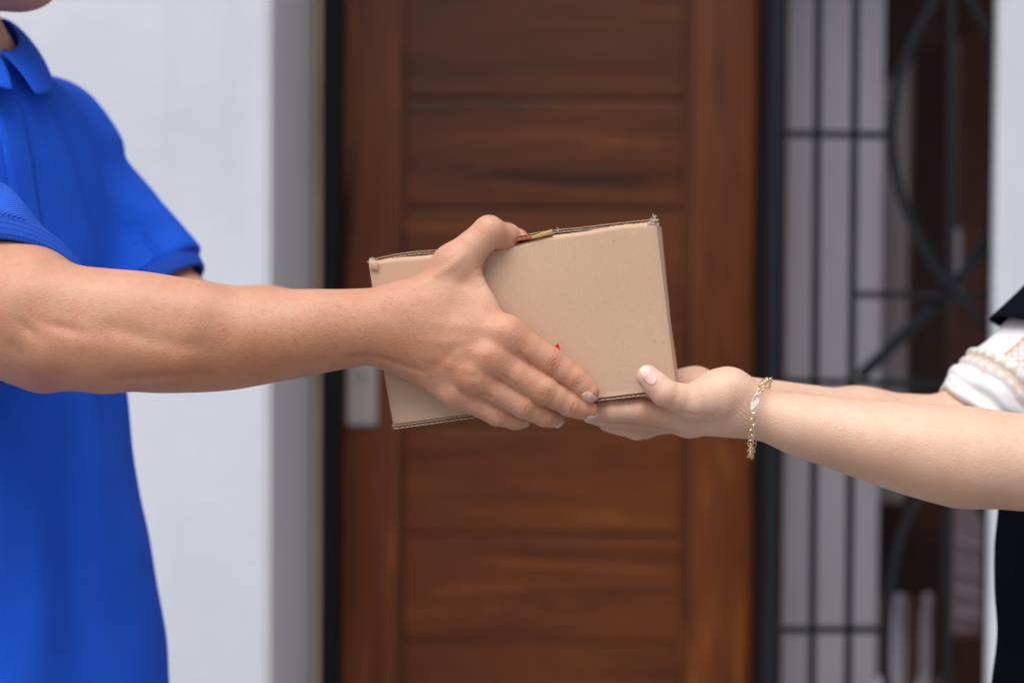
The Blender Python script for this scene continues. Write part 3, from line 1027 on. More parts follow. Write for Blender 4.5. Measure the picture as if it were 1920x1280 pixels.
# ------------------------------------------------------------------ the man, his near (right) arm
o_ = onface
mI = [(o_(950, 628, 22), mm(13.6)), (o_(1031, 677, 14.5), mm(10.9)), (o_(1077, 709, 10.5), mm(9.3)), (o_(1104, 735, 8.2), mm(8.0))]
mM = [(o_(920, 669, 24), mm(13.6)), (o_(1019, 731, 19), mm(10.9)), (o_(1068, 758, 10.5), mm(9.2)), (o_(1102, 769, 2.0), mm(8.0))]
mR = [(o_(884, 705, 23), mm(12.8)), (o_(982, 759, 16), mm(10.2)), (o_(1020, 778, 6), mm(8.8)), (o_(1040, 783, -5), mm(7.8))]
mP = [(o_(852, 733, 18), mm(11.6)), (o_(932, 775, 11), mm(9.4)), (o_(965, 785, 2), mm(8.2)), (o_(979, 786, -8), mm(7.2))]
mT = [(o_(792, 585, 14), mm(19)), (o_(850, 497, 12), mm(15.0)), (o_(917, 435, 8), mm(12.6)), (o_(945, 445, -4), mm(10.6)), (o_(955, 444, -13), mm(9.2))]
wr_m = o_(752, 612, 21)

def man_palm(P):
    d = cap(P, o_(762, 590, 20), mI[0][0], mm(20), mm(13.6), BN, 1.15)
    d = smin(d, cap(P, o_(755, 615, 21), mM[0][0], mm(21), mm(14), BN, 1.15), mm(12))
    d = smin(d, cap(P, o_(752, 640, 20), mR[0][0], mm(20), mm(13), BN, 1.15), mm(12))
    d = smin(d, cap(P, o_(755, 660, 17), mP[0][0], mm(15.5), mm(12), BN, 1.1), mm(10))
    # metacarpal of the thumb and the web between thumb and forefinger
    d = smin(d, cap(P, mT[0][0], mT[1][0], mT[0][1], mT[1][1]), mm(16))
    d = smin(d, cap(P, o_(845, 560, 15), o_(900, 575, 15), mm(13), mm(9)), mm(14))
    d = smin(d, cap(P, o_(880, 505, 10), o_(915, 590, 14), mm(7.5), mm(8)), mm(12))
    # knuckle bumps
    for c, r in ((o_(945, 622, 29), 5.0), (o_(921, 666, 32), 4.5), (o_(884, 702, 30), 4.0)):
        d = smin(d, ell(P, c, (mm(r * 1.5), mm(r), mm(r))), mm(11))
    return d
man_hand = Hand(man_palm, [mI, mM, mR, mP, mT[1:]], k=mm(9), kf=mm(.8))

Yw = float(wr_m[1])
man_fore = arm_tube([
    (-25, 480, 640, -.014, .040), (40, 476, 703, -.016, .042),
    (95, 480, 716, -.020, .043), (135, 503, 717, -.022, .044), (200, 508.5, 727, -.022, .045), (277, 512.5, 735.5, -.021, .045), (356, 524, 736, -.019, .043),
    (435, 535, 731, -.017, .040), (515, 541, 717, -.015, .036), (594, 541.5, 702, -.013, .031),
    (650, 541.5, 691, -.012, .0265), (700, 539, 684, -.012, .0235), (745, 533, 686, Yw, .022), (790, 535, 690, Yw + .001, .019)])
SH_R = np.array([-.590, .052, ZC + .190])
ELB = W(62, 606, -.018)
def man_arm_raw(P):
    d = man_fore(P)
    # upper arm
    up = cap(P, SH_R + AXR * .04, W(32, 595, -.010), .049, .0485)
    d = smin(d, up, .030)
    # point of the elbow
    d = smin(d, cap(P, W(86, 688, -.022), W(60, 640, -.020), .0115, .030), .020)
    d = smin(d, cap(P, W(84, 690, -.030), W(190, 700, -.040), .009, .010), .022)
    # brachioradialis and the extensor bellies
    d = smin(d, cap(P, W(70, 560, -.044), W(360, 590, -.042), .020, .012), .030)
    d = smin(d, cap(P, W(110, 655, -.052), W(330, 665, -.048), .015, .010), .030)
    return d
man_hand_c = o_(900, 620, 10)
AXR = nrm(W(32, 595, -.010) - SH_R)
E1 = nrm(np.cross(np.array([0, -1.0, 0]), AXR))           # in the picture plane, across the arm
if E1[2] < 0: E1 = -E1
E2 = nrm(np.cross(AXR, E1))
if E2[1] > 0: E2 = -E2                                    # towards the camera
cn = nrm(AXR + E2 * .80)
c0 = W(106, 488, -.010)
def man_near(P):
    arm = man_arm_raw(P)
    m = subset(P, man_hand_c, .155)
    if m.any():
        arm[m] = smin(arm[m], man_hand(P[m]), mm(14))
    cr = (P - c0) @ cn
    k = cr < .01
    if k.any():
        arm[k] = np.where(cr[k] < -.004, smax(arm[k], cap(P[k], SH_R, SH_R + AXR * .42, .0555, .0555), .010), arm[k])
    return arm

# ---- skin detail, laid out from the photograph
def relief(V, N, grooves=(), ridges=(), knuckles=(), dents=(), facing=-0.05):
    x, y = PX(V)
    to = nrm_rows(np.array([0, -D0, ZC]) - V)
    fc = np.clip(((N * to).sum(1) - facing) / .35, 0, 1)
    h = np.zeros(len(V))
    for pts, w, dep in grooves:
        d, t = polydist(x, y, pts)
        taper = np.clip(np.minimum(t, 1 - t) * (3.3 if w > 7 else 6) + (0 if w > 7 else .2), 0, 1)
        taper = taper * taper * (3 - 2 * taper)
        h -= dep / 1000 * np.exp(-(d / w) ** 2) * taper * fc
    for pts, w, dep in ridges:
        d, t = polydist(x, y, pts)
        taper = np.sin(np.clip(t, 0, 1) * math.pi) ** .5
        h += dep / 1000 * np.exp(-(d / w) ** 2) * taper * fc
    for cx, cy, ang, wu, wv, per, amp, curve in knuckles:
        ca, sa = math.cos(R(ang)), math.sin(R(ang))
        u = (x - cx) * ca + (y - cy) * sa; v = -(x - cx) * sa + (y - cy) * ca
        uu = u + curve * v * v * np.sign(u) / 40.0
        uu = uu + 1.2 * vnoise(np.stack([x, y, y * 0], 1), 7.0, int(cx))
        g = np.exp(-(u / wu) ** 2 - (v / wv) ** 2)
        h += amp / 1000 * g * (np.cos(2 * math.pi * uu / per) - .6) * fc
    for cx, cy, ang, wu, wv, amp in dents:
        ca, sa = math.cos(R(ang)), math.sin(R(ang))
        u = (x - cx) * ca + (y - cy) * sa; v = -(x - cx) * sa + (y - cy) * ca
        h += amp / 1000 * np.exp(-(u / wu) ** 2 - (v / wv) ** 2) * fc
    return V + N * h[:, None]

def nrm_rows(a): return a / (np.sqrt((a * a).sum(1))[:, None] + 1e-12)

def spots(V, N, items, facing=-.1):
    x, y = PX(V)
    to = nrm_rows(np.array([0, -D0, ZC]) - V)
    fc = np.clip(((N * to).sum(1) - facing) / .3, 0, 1)
    out = np.zeros(len(V))
    for cx, cy, ang, wu, wv, a in items:
        ca, sa = math.cos(R(ang)), math.sin(R(ang))
        u = (x - cx) * ca + (y - cy) * sa; v = -(x - cx) * sa + (y - cy) * ca
        out += a * np.exp(-(u / wu) ** 2 - (v / wv) ** 2) * fc
    return np.clip(out, 0, 1)

# the near arm: fine on the hand, a little coarser up the arm
def clipf(f, lo_x=None, hi_x=None): return f
VH, FH, NH = mesh_sdf(man_near, (-.475, -.115, ZC - .095), (.095, .060, ZC + .125), .0009, keep=lambda V: V[:, 0] > -.462)
VH = relief(VH, NH,
    grooves=[
        # between the knuckles
        ([(968, 657), (982, 671), (1000, 686)], 4.5, .8),
        ([(941, 702), (955, 714), (972, 726)], 4.5, .7),
        ([(893, 741), (908, 741), (925, 746)], 4, .7),
        ([(835, 657), (860, 650), (885, 648), (905, 653)], 10, .7),
        ([(860, 702), (880, 703), (905, 708)], 8, .7),
        ([(800, 690), (822, 683), (840, 668), (856, 652)], 10, .8),
        # wrist furrow and hypothenar line
        ([(640, 673), (680, 668), (720, 674), (760, 686), (800, 700)], 6, 1.0),
        # furrows of the forearm
        ([(160, 610), (230, 620), (330, 648), (430, 652)], 18, 1.6),
        ([(190, 712), (260, 710), (340, 706), (430, 700)], 9, 1.3),
        # web folds
        ([(893, 518), (905, 516), (917, 512)], 2.2, .45), ([(897, 523), (908, 519), (915, 506)], 2.0, .4), ([(890, 505), (902, 502), (913, 505)], 2.0, .3),
        ([(911, 530), (905, 538), (895, 541)], 2.0, .3)],
    ridges=[([(800, 605), (850, 608), (910, 614), (950, 620)], 12, .5), ([(780, 640), (840, 640), (890, 655), (925, 668)], 11, .5),
            ([(790, 665), (830, 680), (870, 695), (890, 702)], 11, .45),
            ([(760, 545), (800, 525), (845, 500), (880, 470)], 8, .8)],
    knuckles=[(1036, 681, 35, 14, 17, 4.9, .68, .9), (1021, 737, 30, 13, 15, 4.9, .62, .9), (989, 765, 27, 12, 13, 4.8, .6, .9), (936, 778, 22, 11, 12, 4.6, .5, .8),
              (1080, 716, 38, 7, 13, 5.0, .7, .4), (1074, 764, 26, 7, 11, 5.0, .5, .4), (925, 672, 30, 12, 9, 5, .16, .4), (941, 616, 30, 12, 10, 5, .14, .4)],
    dents=[(1036, 681, 35, 8, 10, -.3), (1022, 738, 30, 8, 9, -.3), (930, 770, 30, 9, 8, .3), (52, 618, 40, 26, 10, -1.3), (118, 614, 14, 42, 11, -1.5), (28, 655, 40, 26, 12, -1.0), (160, 650, 8, 60, 16, .6)])
VU, FU, NU = mesh_sdf(lambda P: man_near(P), (-.70, -.11, ZC - .09), (-.43, .13, ZC + .27), .0035, keep=lambda V: V[:, 0] < -.4595)

# ---- the far (left) arm: the same hand mirrored through the middle of the parcel, a little lower
MIDN = -BD / 2
def mir(p, dv=0.0, dn=0.0, du=0.0):
    p = np.asarray(p) - BC
    u, v, n = p @ BU, p @ BV, p @ BN
    return BC + (u + du) * BU + (v + dv) * BV + (2 * MIDN - n + dn) * BN
def mirP(P, dv, du=0.0, dn=0.0):
    """carry sample points of the far side back to the near side"""
    q = P - BC
    u, v, n = q @ BU, q @ BV, q @ BN
    return BC + np.multiply.outer(u - du, BU) + np.multiply.outer(v - dv, BV) + np.multiply.outer(2 * MIDN - (n - dn), BN)
MDV, MDU = .002, -.003
far_c = mir(man_hand_c, MDV, 0, MDU)
SH_L = np.array([-.478, .340, ZC + .192])
EL_L = np.array([-.342, .315, ZC + .017])
WR_L = mir(W(735, 606, Yw), MDV, 0, MDU)
def man_far(P):
    d = cap(P, SH_L, EL_L, .046, .042)
    mid = EL_L * .6 + WR_L * .4 + np.array([0, 0, -.013])
    d = smin(d, cap(P, EL_L, mid, .038, .035), .02)
    d = smin(d, cap(P, mid, WR_L, .035, .025), .03)
    m = subset(P, far_c, .155)
    if m.any():
        d[m] = smin(d[m], man_hand(mirP(P[m], MDV, MDU)), mm(14))
    return d
VF, FF, NF = mesh_sdf(man_far, (-.56, .04, ZC - .125), (.10, .46, ZC + .28), .0026)

# ---- head, neck and trunk (trunk hidden by the shirt)
TC = np.array([-.530, .200])                      # middle of the trunk
YAWT = R(30)
TF = np.array([math.cos(YAWT), -math.sin(YAWT), 0.0])     # where the chest faces
TS = np.array([math.sin(YAWT), math.cos(YAWT), 0.0])      # towards the far shoulder
UP = np.array([0, 0, 1.0])
def T3(f, s, z): return np.array([TC[0], TC[1], ZC]) + TF * f + TS * s + UP * z

def head_sdf(c, F, S, size=1.0):
    """c: centre of the skull; F: where the face looks; S: towards the left ear"""
    c = np.asarray(c); Mx = np.array([F, S, UP])
    def L(f, s, z): return c + (F * f + S * s + UP * z) * size
    def f(P):
        d = ell(P, L(-.008, 0, .030), np.array([.096, .076, .088]) * size, Mx)
        d = smin(d, ell(P, L(.025, 0, -.035), np.array([.066, .056, .080]) * size, Mx), .03)
        d = smin(d, ell(P, L(.062, 0, -.096), np.array([.024, .026, .020]) * size, Mx), .03)       # chin
        d = smin(d, cap(P, L(.050, 0, -.090), L(-.020, .050, -.062), .016 * size, .014 * size), .02)  # jaw
        d = smin(d, cap(P, L(.050, 0, -.090), L(-.020, -.050, -.062), .016 * size, .014 * size), .02)
        d = smin(d, ell(P, L(.078, 0, .012), np.array([.014, .052, .012]) * size, Mx), .012)       # brow
        for sg in (-1, 1):
            d = smin(d, ell(P, L(.066, sg * .040, -.030), np.array([.022, .020, .020]) * size, Mx), .015)  # cheek
            d = smax(d, -ell(P, L(.098, sg * .032, -.004), np.array([.018, .018, .013]) * size, Mx), .012) # socket
            d = smin(d, ell(P, L(.078, sg * .032, -.004), np.array([.0095, .0145, .0115]) * size, Mx), .003)  # lid
            e = ell(P, L(-.010, sg * .078, -.012), np.array([.020, .009, .032]) * size, Mx)
            e = smax(e, -ell(P, L(-.004, sg * .088, -.008), np.array([.011, .007, .020]) * size, Mx), .004)
            d = smin(d, e, .005)
            d = smin(d, ell(P, L(.100, sg * .012, -.047), np.array([.010, .008, .008]) * size, Mx), .006)  # nostril wing
        d = smin(d, cap(P, L(.088, 0, .004), L(.108, 0, -.040), .007 * size, .011 * size), .010)   # nose
        d = smin(d, ell(P, L(.090, 0, -.066), np.array([.010, .022, .006]) * size, Mx), .005)      # lips
        d = smin(d, ell(P, L(.088, 0, -.076), np.array([.010, .019, .007]) * size, Mx), .005)
        return d
    return f, L
MHC = np.array([-.486, .165, ZC + .404])
HF = nrm(np.array([.90, -.30, 0])); HS = np.array([-HF[1], HF[0], 0.0])
m_head, mL = head_sdf(MHC, HF, HS)
def man_trunk(P):
    d = m_head(P)
    d = smin(d, cap(P, mL(-.048, 0, -.05), T3(-.006, 0, .235), .048, .050), .025)
    d = smin(d, cap(P, T3(-.01, -.09, .195), T3(-.01, .09, .195), .045, .045), .05)
    q = P - T3(0, 0, -.15)
    d = smin(d, ell(P, T3(0, 0, .06), (.095, .150, .24), np.array([TF, TS, UP])), .05)
    d = smin(d, ell(P, T3(-.01, 0, -.25), (.10, .155, .20), np.array([TF, TS, UP])), .05)
    return d
VT, FT, NT_ = mesh_sdf(man_trunk, (-.84, -.05, ZC - .50), (-.29, .48, ZC + .60), .005)
man_parts = [(VH, FH, NH), (VU, FU, NU), (VF, FF, NF), (VT, FT, NT_)]
V, F, N = join_islands(man_parts)
man = empty('person', (TC[0], TC[1], 0), 'person in a blue polo shirt at the left handing over the cardboard box', 'person')
me = npmesh('body', V, F)
x, y = PX(V)
isn = np.zeros(len(V)); isn[:len(VH) + len(VU)] = 1
red = spots(V, N, [(1036, 682, 35, 15, 17, .42), (1021, 738, 30, 14, 15, .4), (988, 766, 27, 13, 12, .4), (934, 778, 22, 12, 11, .4),
                   (940, 625, 30, 22, 18, .30), (922, 675, 30, 20, 14, .30), (1118, 738, 50, 12, 20, .35), (1075, 715, 40, 10, 14, .3), (1112, 770, 20, 12, 12, .3), (1078, 766, 20, 10, 10, .35),
                   (90, 690, 30, 30, 22, .35), (120, 640, 20, 60, 30, .2), (905, 515, 60, 20, 25, .12), (700, 565, 0, 120, 20, .12), (950, 440, 0, 14, 14, .3)]) * isn
tan = spots(V, N, [(560, 660, 0, 200, 46, .5), (740, 640, 10, 60, 50, .40), (330, 695, 0, 260, 42, .5), (70, 700, 0, 50, 30, .30), (845, 690, 25, 70, 30, .35)]) * isn  # tan, with shade put into the colour along the arm's lower side
pale = spots(V, N, [(870, 520, -40, 60, 50, .25), (905, 455, -40, 40, 30, .3), (910, 540, 60, 30, 12, .5), (300, 555, 5, 300, 26, .18)]) * isn
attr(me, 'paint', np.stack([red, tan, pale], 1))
hairy = spots(V, N, [(640, 620, 0, 160, 70, .5), (300, 640, 0, 220, 60, .35), (800, 690, 25, 90, 30, .6), (780, 590, 0, 60, 50, .3)]) * isn
attr(me, 'hairy', hairy)
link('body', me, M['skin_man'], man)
# short dark hairs on the forearm, the wrist and the back of the hand
M['arm_hair'] = flat_mat('dark_arm_hair', (.035, .018, .010), .6)
hr = np.random.default_rng(3)
xh, yh = PX(VH)
wgt = spots(VH, NH, [(600, 640, 4, 200, 55, .8), (250, 640, 0, 220, 60, .45), (780, 690, 25, 90, 28, 1.0), (770, 600, 0, 80, 50, .3), (690, 560, 0, 120, 20, .25), (925, 690, 35, 50, 20, .25)], .0)
idx = np.nonzero(hr.random(len(VH)) < wgt * .045)[0]
HV, HF_ = [], []
for i_ in idx:
    n_ = NH[i_]; dr = np.array([.95, 0, -.35]) + hr.normal(0, .25, 3); dr = nrm(dr - n_ * (dr @ n_))
    L_ = hr.uniform(.0025, .0060); sd_ = np.cross(n_, dr); r_ = hr.uniform(.000035, .00006)
    b0 = len(HV)
    for t_ in (0, .5, 1.0):
        c_ = VH[i_] + dr * L_ * t_ + n_ * (.0011 * math.sin(t_ * 1.9)) + sd_ * .0006 * t_ * t_ * hr.uniform(-1, 1)
        rr_ = r_ * (1 - .7 * t_)
        HV += [c_ + sd_ * rr_, c_ - sd_ * rr_ * .5 + n_ * rr_ * .87, c_ - sd_ * rr_ * .5 - n_ * rr_ * .87]
    for k_ in (0, 3):
        for j_ in range(3):
            HF_.append((b0 + k_ + j_, b0 + k_ + (j_ + 1) % 3, b0 + k_ + 3 + (j_ + 1) % 3, b0 + k_ + 3 + j_))
tag(link('arm_hair', npmesh('arm_hair', np.array(HV), np.array(HF_)), M['arm_hair'], man), kind='stuff')

# ---- finger nails: thin curved plates laid on the skin
def nail(f, c, along, out, L, Wd, mat, parent, lift=.0002, edge=.16, tipext=.0008):
    """c: middle of the nail (near the surface); along: towards the finger tip; out: away from the finger"""
    along = nrm(along); out = nrm(out - along * (np.asarray(out) @ along)); side = np.cross(along, out)
    nu_, nv_ = 15, 13
    s = np.linspace(-1, 1, nu_); t = np.linspace(-1, 1, nv_)
    S, T_ = np.meshgrid(s, t, indexing='ij'); S = S.ravel(); T_ = T_.ravel()
    # rounded outline
    wid = np.where(S < 0, np.sqrt(np.clip(1 - (np.abs(S) ** 3.2) * .55, 0, 1)), np.sqrt(np.clip(1 - (np.abs(S) ** 3.5) * .50, 0, 1)))
    cur = np.sqrt(np.clip(1 - T_ ** 2 * .30, 0, 1))
    P = c + np.multiply.outer(S * L / 2 * (cur), along) + np.multiply.outer(T_ * Wd / 2 * wid, side) + out * .006
    D = np.tile(-out, (len(P), 1)) - np.multiply.outer(T_ * .16, side) * 1.0
    D = nrm_rows(D)
    P = P - D * .002
    for _ in range(14):
        P = P + D * np.clip(f(P), -.004, .004)[:, None] * .9
    ex = np.maximum(np.abs(S) ** 6, np.abs(T_) ** 8)
    P = P + np.tile(out, (len(P), 1)) * (lift + .00045 * (1 - ex))[:, None]
    P = P + np.multiply.outer(np.clip(S - .7, 0, 1) * tipext, along)
    i = np.arange(nu_ - 1)[:, None] * nv_ + np.arange(nv_ - 1)[None]
    Fq = np.stack([i, i + nv_, i + nv_ + 1, i + 1], -1).reshape(-1, 4)
    me = npmesh('fingernail', P, Fq)
    o = link('fingernail', me, mat, parent)
    free = np.clip((S - (1 - edge * 2) + .25 * T_ ** 2) / .12, 0, 1)
    lun = np.clip((-S - .62) / .2, 0, 1) * np.clip(1 - T_ ** 2 * 2, 0, 1)
    attr(me, 'nail', np.stack([free, lun, 0 * S], 1))
    md = o.modifiers.new('thickness', 'SOLIDIFY'); md.thickness = .0005; md.offset = 1
    sb = o.modifiers.new('smooth', 'SUBSURF'); sb.levels = 1; sb.render_levels = 1
    return o
def pdir(x0, y0, x1, y1, Y=-.02): return nrm(W(x1, y1, Y) - W(x0, y0, Y))
nail(man_near, o_(1107.5, 742, 10), pdir(1090, 722, 1116, 752), BN + UP * -.35 + np.array([-.25, 0, 0]), mm(11.5), mm(9.8), M['nail_man'], man)
nail(man_near, o_(1108, 776, 2), nrm(pdir(1080, 772, 1118, 778) + BN * -.45), BN * .62 + UP * -.9, mm(11.5), mm(9.6), M['nail_man'], man)
nail(man_near, o_(1050, 791, -5), nrm(pdir(1030, 783, 1050, 784) + BN * -.8), BN * .35 + UP * -.9 + np.array([.45, 0, 0]), mm(10.5), mm(9.2), M['nail_man'], man)
nail(man_near, mT[4][0] + np.array([.006, 0, .004]), nrm(mT[4][0] - mT[3][0] + np.array([.01, 0, -.004])), np.array([.55, -.1, .9]), mm(12), mm(11), M['nail_man'], man)

# eyes, hair
for sg in (-1, 1):
    b_ = bmesh.new(); bmesh.ops.create_uvsphere(b_, u_segments=16, v_segments=10, radius=.0118)
    bmesh.ops.translate(b_, vec=Vector(mL(.0785, sg * .032, -.004)), verts=b_.verts)
    for f_ in b_.faces: f_.smooth = True
    me = bpy.data.meshes.new('eye'); b_.to_mesh(me); b_.free(); ob = link('eye', me, M['eye'], man)
    me.materials.append(M['iris'])
    for p in me.polygons:
        if (np.array(p.center) - mL(.0785, sg * .032, -.004)) @ HF > .0102: p.material_index = 1
def hair_sdf(head, L, drop, lowfront):
    def f(P):
        d = head(P) - .010
        q = P - L(0, 0, 0)
        return smax(d, -(q[:, 2] + lowfront - drop * np.clip((L(0, 0, 0) - P) @ nrm(L(1, 0, 0) - L(0, 0, 0)) * 12, -.2, 1)), .006)
    return f
def hair_mesh(head, L, F_, drop, front, vox=.004, ext=.14, extra=None):
    c = L(0, 0, 0)
    def f(P):
        q = P - c
        fr = q @ F_
        # scalp line: high at the forehead, low at the nape
        line = np.interp(fr, [-.12, -.03, .03, .07, .12], [drop, drop * .55 - .01, .035, front, front + .01])
        d = smax(head(P) - .009 - .002 * vnoise(P, .012, 5), line - q[:, 2], .006)
        if extra is not None: d = smin(d, extra(P), .02)
        return d
    return mesh_sdf(f, c - ext, c + ext, vox)
hv, hf, hn = hair_mesh(m_head, mL, HF, -.075, .060)
link('hair', npmesh('hair', hv, hf), M['hair'], man)

# ------------------------------------------------------------------ the polo shirt
zs = [-.46, -.40, -.314, -.206, -.118, -.047, .03, .10, .16, .205, .235, .262]
af = [.176, .176, .168, .150, .135, .124, .112, .104, .098, .088, .074, .060]
sf = [.212, .211, .205, .190, .178, .170, .166, .166, .168, .160, .125, .070]
cf = [.024, .024, .026, .026, .024, .024, .022, .020, .014, .008, .004, .004]
trunk = Tube((TC[0], TC[1], ZC), UP, TF, TS, zs, [[c, 0, a, s] for c, a, s in zip(cf, af, sf)])
AXL = nrm(EL_L - SH_L)
cufL = SH_L + AXL * .203
def folds(P):
    """slack cloth: long soft folds that hang from the chest and radiate from the armpits"""
    q = P - np.array([TC[0], TC[1], ZC])
    f_, s_, z_ = q @ TF, q @ TS, q[:, 2]
    a = np.arctan2(s_, f_)
    low = np.clip((.05 - z_) / .25, 0, 1)
    h = .0060 * low * np.sin(a * 7 + 1.2 * np.sin(z_ * 9) + z_ * 4) * np.clip(vnoise(np.stack([a * .2, z_ * .4, z_ * 0], 1), .11, 2) + .6, 0, 1.4)
    up = np.clip((z_ + .02) / .15, 0, 1)
    h += .0050 * up * vnoise(np.stack([a * .17 + z_ * .25, z_ * .22, z_ * 0], 1), .026, 12)
    h += .0040 * (1 - up) * vnoise(np.stack([a * .17 - z_ * .12, z_ * .15, z_ * 0], 1), .030, 14)
    h += .0020 * vnoise(P, .045, 7)
    return h
def sleeve_r(P):
    q = P - SH_R
    t = q @ AXR
    # roomy above the arm
    return cap(P, SH_R + AXR * -.01, SH_R + AXR * .24, .068, .0665)
def shirt(P):
    fo = folds(P)
    d = trunk(P) - fo
    d = smin(d, cap(P, T3(-.012, -.14, .185), T3(-.012, .14, .185), .062, .062), .04)
    sr = sleeve_r(P) - .0022 * np.sin((P @ np.array([60, 30, -110.0])) + 3 * vnoise(P, .04, 3)) - .0012 * vnoise(P, .02, 6)
    sl = smin(cap(P, SH_L, cufL + AXL * .02, .060, .057), cap(P, cufL * .6 + SH_L * .4 + np.array([0, 0, .004]), cufL, .056, .058), .01) - .0035 * np.sin(P @ np.array([50, 0, 90.0]) + 2 * vnoise(P, .05, 9))
    # cut the sleeves at the cuffs, hollow them for the arms
    cr = (P - c0) @ cn
    sr = smax(sr, cr + .013, .003)
    inner_r = cap(P, SH_R + AXR * .02, SH_R + AXR * .40, .0565, .0565)
    sr = smax(sr, -smax(inner_r, -(cr + .060), .004), .002)
    cl = (P - cufL) @ AXL
    sl = smax(sl, cl + .016, .003)
    sl = smax(sl, -smax(cap(P, SH_L, EL_L, .052, .052), -(cl + .05), .004), .002)
    d = smin(d, sl, .022)
    d = smin(d, sr, .018)
    d = smax(d, (ZC - .385) - P[:, 2], .004)
    # neck opening
    d = smax(d, -cap(P, T3(.008, 0, .270), T3(.018, 0, .36), .058, .064), .006)
    d = smax(d, -cap(P, T3(.075, 0, .225), T3(.075, 0, .30), .010, .035), .008)
    return d
VS, FS, NS = mesh_sdf(shirt, (-.82, -.10, ZC - .50), (-.22, .52, ZC + .30), .0034, keep=lambda V: ~((V[:, 0] > -.52) & (V[:, 1] < .030) & (V[:, 2] > ZC + .02)))
VS2, FS2, NS2 = mesh_sdf(shirt, (-.53, -.10, ZC + .0), (-.30, .05, ZC + .28), .0016, keep=lambda V: (V[:, 0] > -.5218) & (V[:, 1] < .0335) & (V[:, 2] > ZC + .0185))
V, F, N = join_islands([(VS, FS, NS), (VS2, FS2, NS2)])
shirt_o = link('polo_shirt', npmesh('polo_shirt', V, F), M['polo'], man)
def trunk_uv(V):
    q = V - np.array([TC[0], TC[1], ZC])
    return np.stack([np.arctan2(q @ TS, q @ TF) * .17, q[:, 2], 0 * q[:, 2]], 1)
def sleeve_uv(V):
    q = V - SH_R
    return np.stack([np.arctan2(q @ E1, q @ E2) * .062, q @ AXR, 0 * q[:, 2]], 1)
# sleeve material where the cloth belongs to the near sleeve
me = shirt_o.data
me.materials.append(M['polo_sleeve'])
sl_m = (sleeve_r(V) < .006) & (V[:, 1] < .06) & ((V - SH_R) @ AXR > .04)
mi = sl_m[F].all(1).astype(np.int32)
attr(me, 'knit', np.where(sl_m[:, None], sleeve_uv(V), trunk_uv(V)))
me.polygons.foreach_set('material_index', mi); me.update()

def cuff(o, ax, nplane, r, wlen, name, grow=.0, plane_o=None, rr=None, n=220, m=12):
    """rib knit band following the cut plane of the sleeve"""
    a = nrm(np.cross(ax, UP)); b = nrm(np.cross(ax, a))
    V, rib = [], []
    prof = [(-.0005, .0), (.0, .0012), (.001, .0030), (.10, .0036), (.30, .0030), (.5, .0032), (.7, .0028), (.90, .0026), (.98, .0016), (1.0, .0), (.9, -.0016), (.1, -.0012)]
    for k in range(n):
        an = 2 * math.pi * k / n
        dr = a * math.cos(an) + b * math.sin(an)
        for (t, h) in prof:
            p = o + dr * (r + grow * t + h)
            # slide along the axis to the plane
            s = ((plane_o - p) @ nplane) / (ax @ nplane)
            p = p + ax * (s - wlen * (1 - t))
            V.append(p); rib.append((k / n, t, 0))
    L_ = len(prof); F = []
    for k in range(n):
        for j in range(L_):
            F.append((k * L_ + j, k * L_ + (j + 1) % L_, ((k + 1) % n) * L_ + (j + 1) % L_, ((k + 1) % n) * L_ + j))
    me = npmesh(name, np.array(V), np.array(F))
    b_ = bmesh.new(); b_.from_mesh(me); bmesh.ops.recalc_face_normals(b_, faces=b_.faces); b_.to_mesh(me); b_.free()
    attr(me, 'rib', np.array(rib))
    return link(name, me, M['rib'], shirt_o)
cuff(SH_R, AXR, cn, .0625, .0185, 'cuff', -.0060, c0)
cuff(SH_L, AXL, AXL, .0550, .017, 'cuff', -.002, cufL)
